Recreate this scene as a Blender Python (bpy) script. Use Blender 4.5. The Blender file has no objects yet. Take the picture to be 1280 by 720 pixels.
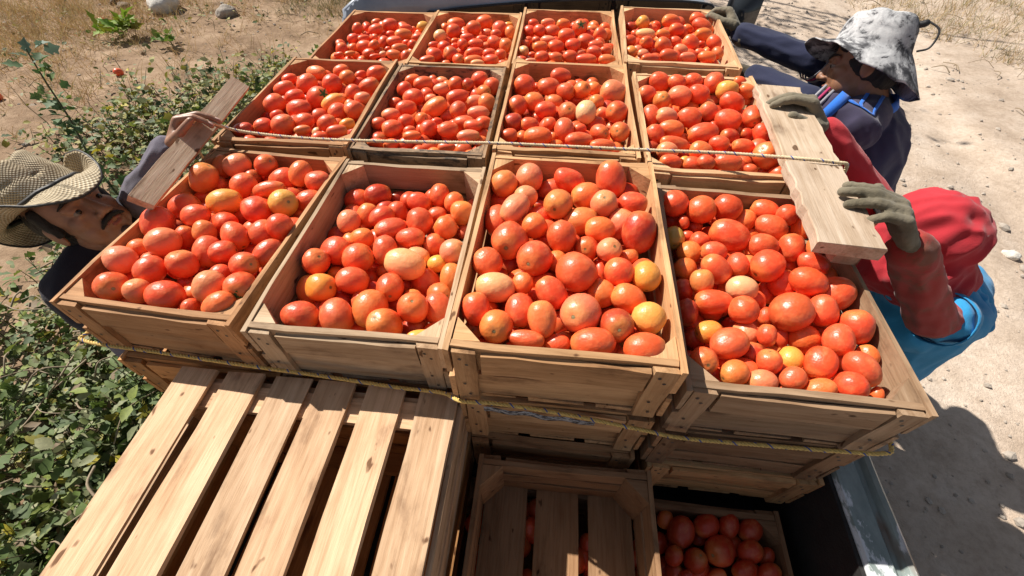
import bpy, bmesh, math, random
import numpy as np
from mathutils import Vector, Matrix, noise
from mathutils.bvhtree import BVHTree
random.seed(7); rng = np.random.default_rng(7)
SC = bpy.context.scene
COL = SC.collection
# ---------------------------------------------------------------- camera
cam = bpy.data.objects.new('camera', bpy.data.cameras.new('camera')); COL.objects.link(cam)
cr_, cu_, cf_ = Vector((0.99380541,0.11109888,-0.00280103)), Vector((-0.08357513,0.76373714,0.64009435)), Vector((-0.07325302,0.63589513,-0.76829121))
cm = Matrix((cr_, cu_, -cf_)).transposed().to_4x4(); cm.translation = Vector((0.162996,-0.636424,0.603192))
cam.matrix_world = cm
cam.data.sensor_width = 36; cam.data.lens = 36*532.5/1280
cam.data.clip_start = 0.02; cam.data.clip_end = 500
SC.camera = cam
# ---------------------------------------------------------------- sky and sun
sun_dir = Vector((-0.80, 0.47, 1.0)).normalized()      # towards the sun
w = bpy.data.worlds.new('World'); SC.world = w; w.use_nodes = True
nt = w.node_tree; sky = nt.nodes.new('ShaderNodeTexSky'); sky.sky_type = 'NISHITA'; sky.sun_disc = False
sky.sun_elevation = math.asin(sun_dir.z); sky.sun_rotation = math.atan2(sun_dir.x, sun_dir.y)
hs = nt.nodes.new('ShaderNodeHueSaturation'); hs.inputs['Saturation'].default_value = .55; nt.links.new(sky.outputs[0], hs.inputs['Color']); nt.links.new(hs.outputs[0], nt.nodes['Background'].inputs[0]); nt.nodes['Background'].inputs[1].default_value = 0.05
sl = bpy.data.lights.new('sun', 'SUN'); sl.energy = 5.0; sl.angle = math.radians(0.5); sl.color = (1, 0.945, 0.86)
so = bpy.data.objects.new('sun', sl); COL.objects.link(so); so.rotation_euler = sun_dir.to_track_quat('Z', 'Y').to_euler()
SC.view_settings.view_transform = 'Standard'; SC.view_settings.look = 'None'; SC.view_settings.exposure = 0.55; SC.view_settings.gamma = 1
SC.render.engine = 'CYCLES'
GZ = -1.42                                             # ground level; z = 0 is the rim of the top crates
W_, L_, H_ = 0.36, 0.529, 0.165                        # crate size
# ---------------------------------------------------------------- helpers
def mesh_obj(name, me, mat=None, parent=None, loc=None, rot=None, color=None):
    o = bpy.data.objects.new(name, me); COL.objects.link(o)
    if mat is not None and not me.materials: me.materials.append(mat)
    if parent is not None: o.parent = parent
    if loc is not None: o.location = loc
    if rot is not None: o.rotation_euler = rot
    if color is not None: o.color = (*color, 1)
    return o
def tag(o, label=None, cat=None, group=None, kind=None):
    if label: o['label'] = label
    if cat: o['category'] = cat
    if group: o['group'] = group
    if kind: o['kind'] = kind
    return o
def empty(name, loc=(0,0,0), rotz=0, label=None, cat=None, group=None):
    o = bpy.data.objects.new(name, None); COL.objects.link(o); o.location = loc; o.rotation_euler = (0,0,rotz); o.empty_display_size = .05
    return tag(o, label, cat, group)
def pydata(name, v, f, smooth=False):
    me = bpy.data.meshes.new(name); me.from_pydata([tuple(p) for p in v], [], f); me.update()
    if smooth: me.polygons.foreach_set('use_smooth', [True]*len(me.polygons))
    return me
# ---- node material helper
def new_mat(name):
    m = bpy.data.materials.new(name); m.use_nodes = True; n = m.node_tree.nodes; b = n['Principled BSDF']
    return m, m.node_tree, b
def N(t, kind, **kw):
    n = t.nodes.new('ShaderNode'+kind)
    for k, v in kw.items():
        if k in ('operation','blend_type','data_type','noise_dimensions','feature','wave_type','bands_direction','attribute_name','attribute_type','distance'): setattr(n, k, v)
        else: n.inputs[k.replace('_',' ')].default_value = v
    return n
def ramp(t, fac, stops):
    r = t.nodes.new('ShaderNodeValToRGB'); e = r.color_ramp.elements
    while len(e) < len(stops): e.new(0.5)
    for i, (p, c) in enumerate(stops): e[i].position = p; e[i].color = (*c, 1) if len(c) == 3 else c
    t.links.new(fac, r.inputs[0]); return r.outputs[0]
def mixc(t, kind, fac, a, b):
    n = t.nodes.new('ShaderNodeMix'); n.data_type = 'RGBA'; n.blend_type = kind
    for s, v in ((0, fac), (6, a), (7, b)):
        if isinstance(v, (int, float)): n.inputs[s].default_value = v
        elif isinstance(v, tuple): n.inputs[s].default_value = (*v, 1)
        else: t.links.new(v, n.inputs[s])
    return n.outputs[2]
def obj_coord(t, scale=(1,1,1), rand=True):
    tc = t.nodes.new('ShaderNodeTexCoord'); mp = t.nodes.new('ShaderNodeMapping'); mp.inputs['Scale'].default_value = scale
    src = tc.outputs['Object']
    if rand:
        oi = t.nodes.new('ShaderNodeObjectInfo'); mu = t.nodes.new('ShaderNodeVectorMath'); mu.operation = 'SCALE'; mu.inputs[0].default_value = (37, 19, 53)
        t.links.new(oi.outputs['Random'], mu.inputs['Scale']); ad = t.nodes.new('ShaderNodeVectorMath'); ad.operation = 'ADD'
        t.links.new(src, ad.inputs[0]); t.links.new(mu.outputs[0], ad.inputs[1]); src = ad.outputs[0]
    t.links.new(src, mp.inputs[0]); return mp.outputs[0]
def noise_n(t, vec, scale, detail=4, rough=.55, dist=0):
    n = t.nodes.new('ShaderNodeTexNoise'); n.inputs['Scale'].default_value = scale; n.inputs['Detail'].default_value = detail
    n.inputs['Roughness'].default_value = rough; n.inputs['Distortion'].default_value = dist
    if vec is not None: t.links.new(vec, n.inputs['Vector'])
    return n.outputs['Fac']
def bump(t, b, h, strength=.3, dist=.01):
    n = t.nodes.new('ShaderNodeBump'); n.inputs['Strength'].default_value = strength; n.inputs['Distance'].default_value = dist
    t.links.new(h, n.inputs['Height']); t.links.new(n.outputs[0], b.inputs['Normal']); return n
def simple(name, col, rough=.7, var=.15, scale=20, bumps=.2, bd=.004, metal=0, gen=False, spec=.5):
    m, t, b = new_mat(name); v = obj_coord(t, rand=False); n1 = noise_n(t, v, scale)
    lo = tuple(c*(1-var) for c in col); hi = tuple(min(1, c*(1+var)) for c in col)
    t.links.new(ramp(t, n1, [(.3, lo), (.7, hi)]), b.inputs['Base Color']); b.inputs['Roughness'].default_value = rough; b.inputs['Metallic'].default_value = metal
    b.inputs['Specular IOR Level'].default_value = spec
    n2 = noise_n(t, v, scale*6)
    if bumps: bump(t, b, n2, bumps, bd)
    return m
# ---- wood: tint is the board's own object colour
def wood_mat(name='wood', nails=False):
    m, t, b = new_mat(name); oi = t.nodes.new('ShaderNodeObjectInfo')
    g = noise_n(t, obj_coord(t, (3, 60, 60)), 3.2, 6, .65, .35)
    g2 = noise_n(t, obj_coord(t, (1.2, 14, 14)), 3.0, 3, .5, .8)
    st = noise_n(t, obj_coord(t, (6, 12, 12)), 1.3, 5, .6)
    k = noise_n(t, obj_coord(t, (14, 30, 30)), 1.6, 2, .5)
    c = ramp(t, g, [(.25, (.72,.64,.57)), (.5, (.95,.93,.90)), (.75, (1.08,1.09,1.10))])
    c2 = ramp(t, g2, [(.3, (.84,.78,.70)), (.6, (1.06,1.05,1.02))])
    c = mixc(t, 'MULTIPLY', 1.0, c, c2)
    c = mixc(t, 'MULTIPLY', 1.0, c, ramp(t, st, [(.30, (.45,.40,.37)), (.44, (.90,.88,.86)), (.58, (1.0,1.0,1.0)), (.8, (1.10,1.09,1.08))]))
    c = mixc(t, 'MULTIPLY', 1.0, c, ramp(t, k, [(.26, (.28,.21,.16)), (.31, (1,1,1))]))
    c = mixc(t, 'MULTIPLY', 1.0, c, oi.outputs['Color'])
    t.links.new(c, b.inputs['Base Color']); b.inputs['Roughness'].default_value = .78; b.inputs['Specular IOR Level'].default_value = .3
    bump(t, b, g, .5, .0022)
    return m
WOOD = wood_mat()
NAIL = simple('nail_metal', (.05,.04,.035), .6)
# ---- tomato: tint from the object colour or, for the joined heap, from the colour attribute
def tomato_mat(name, from_attr):
    m, t, b = new_mat(name)
    if from_attr:
        a = t.nodes.new('ShaderNodeAttribute'); a.attribute_name = 'tint'; base = a.outputs['Color']
    else:
        a = t.nodes.new('ShaderNodeObjectInfo'); base = a.outputs['Color']
    v = obj_coord(t, (1,1,1), rand=not from_attr)
    p = t.nodes.new('ShaderNodeAttribute'); p.attribute_name = 'pole'; P = p.outputs['Fac']      # distance along the fruit from its stem end
    n1 = noise_n(t, v, 1.4 if not from_attr else 40, 3)
    pale = mixc(t, 'MIX', .45, base, (.95,.42,.16))
    c = mixc(t, 'MIX', ramp(t, n1, [(.5, (0,0,0)), (.72, (.55,.55,.55))]), base, pale)
    c = mixc(t, 'MIX', ramp(t, P, [(.04, (.25,.25,.25)), (.25, (0,0,0))]), c, (.80,.45,.10))
    c = mixc(t, 'MIX', ramp(t, P, [(.0045, (.9,.9,.9)), (.008, (0,0,0))]), c, (.16,.13,.045))
    du = noise_n(t, v, 2.4 if not from_attr else 75, 6, .75)
    c = mixc(t, 'MIX', ramp(t, du, [(.55, (0,0,0)), (.78, (.22,.22,.22))]), c, (.70,.36,.22))
    bl = noise_n(t, v, 5.5 if not from_attr else 170, 3, .6); c = mixc(t, 'MIX', ramp(t, bl, [(.77, (0,0,0)), (.80, (.6,.6,.6))]), c, (.25,.12,.05))
    t.links.new(c, b.inputs['Base Color'])
    n2 = noise_n(t, v, 9 if not from_attr else 260, 2)
    r = t.nodes.new('ShaderNodeMapRange'); r.inputs['To Min'].default_value = .27; r.inputs['To Max'].default_value = .48; t.links.new(n2, r.inputs[0]); t.links.new(r.outputs[0], b.inputs['Roughness'])
    b.inputs['Subsurface Weight'].default_value = .12; b.inputs['Subsurface Radius'].default_value = (.012,.003,.001); b.inputs['Subsurface Scale'].default_value = 1
    b.inputs['Specular IOR Level'].default_value = .55
    bump(t, b, noise_n(t, v, 3 if not from_attr else 90, 2), .10, .02 if not from_attr else .0006)
    return m
TOM = tomato_mat('tomato_skin', False); TOMA = tomato_mat('tomato_skin_heap', True)
GREEN = simple('calyx_green', (.05,.12,.03), .6, .3)
SCAR = simple('stem_scar_brown', (.30,.26,.13), .8, .3, 200)
# ---------------------------------------------------------------- ground
def terrain(x, y):
    h = noise.noise(Vector((x*.35, y*.35, 3)))*.07 + noise.noise(Vector((x*1.3, y*1.3, 9)))*.025 + noise.noise(Vector((x*5, y*5, 1)))*.010 + noise.noise(Vector((x*14, y*14, 5)))*.005
    if x < -1.6: h += min(.12, (-1.6-x)*.05)
    for tx in (1.55, 3.1): h -= .035*math.exp(-((x-tx-.15*y)/.20)**2) - .012*math.exp(-((x-tx-.15*y-.3)/.08)**2)        # wheel ruts of the track
    return GZ + h
def build_ground():
    n = 330; s = np.linspace(-1, 1, n); g = np.sinh(s*4.2)/math.sinh(4.2)*60
    vs = [(a+.3, b_+1.5, 0) for b_ in g for a in g]
    vs = [(x, y, terrain(x, y)) for x, y, _ in vs]
    fs = [(j*n+i, j*n+i+1, (j+1)*n+i+1, (j+1)*n+i) for j in range(n-1) for i in range(n-1)]
    me = pydata('ground', vs, fs, True)
    m, t, b = new_mat('dry_earth'); tc = t.nodes.new('ShaderNodeTexCoord'); v = tc.outputs['Object']
    sep = t.nodes.new('ShaderNodeSeparateXYZ'); t.links.new(v, sep.inputs[0])
    big = noise_n(t, v, .8, 5, .6); mid = noise_n(t, v, 4, 6, .65); fine = noise_n(t, v, 30, 5, .7)
    sand = ramp(t, mid, [(.3, (.44,.345,.265)), (.5, (.54,.435,.345)), (.72, (.62,.52,.43))])
    soil = ramp(t, mid, [(.3, (.17,.11,.065)), (.5, (.31,.21,.135)), (.7, (.45,.325,.22))])
    mr = t.nodes.new('ShaderNodeMapRange'); mr.inputs['From Min'].default_value = -.9; mr.inputs['From Max'].default_value = .4; t.links.new(sep.outputs[0], mr.inputs[0])
    c = mixc(t, 'MIX', mr.outputs[0], soil, sand)
    c = mixc(t, 'MULTIPLY', .6, c, ramp(t, fine, [(.3, (.66,.63,.60)), (.55, (1,1,1)), (.8, (1.15,1.15,1.15))]))
    c = mixc(t, 'MULTIPLY', .6, c, ramp(t, big, [(.35, (.75,.72,.70)), (.6, (1.1,1.1,1.1))]))
    t.links.new(c, b.inputs['Base Color']); b.inputs['Roughness'].default_value = .95; b.inputs['Specular IOR Level'].default_value = .15
    ad = t.nodes.new('ShaderNodeMath'); ad.operation = 'ADD'; t.links.new(fine, ad.inputs[0]); t.links.new(noise_n(t, v, 90, 4, .7), ad.inputs[1])
    bump(t, b, ad.outputs[0], .55, .014)
    tag(mesh_obj('ground', me, m), kind='structure')
build_ground()
def rock_verts(c, r, sq=.65, sub=1, seed=0):
    bm = bmesh.new(); bmesh.ops.create_icosphere(bm, subdivisions=sub, radius=1)
    rr = random.Random(seed); sx, sy = rr.uniform(.75,1.3), rr.uniform(.7,1.1); a = rr.uniform(0,6.3)
    out = []
    for v in bm.verts:
        k = 1 + .38*noise.noise(v.co*1.3 + Vector((seed*1.7, 0, 0))) + (.12*noise.noise(v.co*4+Vector((0,seed,0))) if sub > 1 else 0)
        p = v.co*k; p = Vector((p.x*sx, p.y*sy, p.z*sq)); x = p.x*math.cos(a)-p.y*math.sin(a); y = p.x*math.sin(a)+p.y*math.cos(a)
        out.append((c[0]+x*r, c[1]+y*r, c[2]+p.z*r))
    fs = [[l.index for l in f.verts] for f in bm.faces]; bm.free(); return out, fs
STONE = simple('stone_grey', (.36,.31,.26), .9, .3, 9, .6, .01)
STONEW = simple('stone_pale', (.62,.58,.52), .9, .25, 12, .6, .01)
def pebbles():
    V, F = [], []
    for i in range(2600):
        if i < 2100: x = 1.2 + abs(rng.normal())*1.9; y = rng.uniform(-1.0, 7)
        else: x = rng.uniform(-6.5, -1.2); y = rng.uniform(1.2, 7)
        r = .004 + rng.exponential(.0055) if rng.random() < .97 else rng.uniform(.015,.032)
        v, f = rock_verts((x, y, terrain(x, y)+r*.2), min(r,.045), .7, 1, i); o = len(V); V += v; F += [[a+o for a in q] for q in f]
    tag(mesh_obj('gravel', pydata('gravel', V, F), STONE), kind='stuff')
pebbles()
def stone(x, y, r, label, mat=STONE, seed=1, sq=.7):
    v, f = rock_verts((0,0,0), r, sq, 3, seed); o = mesh_obj('stone', pydata('stone', v, f, True), mat, loc=(x, y, terrain(x,y)+r*sq*.45)); tag(o, label, 'stone', 'stones lying on the dry ground')
GSC = 1.42/1.35
def g2(x, y):      # ground points measured at -1.35, carried on along the ray to GZ
    c = cam.location; k = (GZ-c.z)/(-1.35-c.z); return c.x+(x-c.x)*k, c.y+(y-c.y)*k
p = (-4.87,5.0); stone(p[0], p[1], .17, 'large pale flat-topped stone at the top left of the dirt verge', STONEW, 5, .75)
p = (-4.08,5.0); stone(p[0], p[1], .11, 'dark grey stone beside the grass, right of the large pale stone', STONE, 9)
p = (-5.70,5.2); stone(p[0], p[1], .07, 'small dark brown clod above the bright green seedling', simple('dark_clod', (.12,.085,.06), .9), 15)
p = (-5.40,4.95); stone(p[0], p[1], .075, 'brown clod between the dark clod and the pale stone', simple('brown_clod', (.17,.12,.08), .9), 18)
p = g2(3.13, 1.62); stone(p[0], p[1], .045, 'rounded tan pebble lying right of the red-hooded worker', STONEW, 21)
p = g2(3.16, 1.50); stone(p[0], p[1], .040, 'pale pebble touching the tan pebble right of the red-hooded worker', STONE, 24)
p = g2(1.62, -.02); stone(p[0], p[1], .022, 'small white pebble in the sunlit gap of the truck shadow', STONEW, 27)
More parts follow.
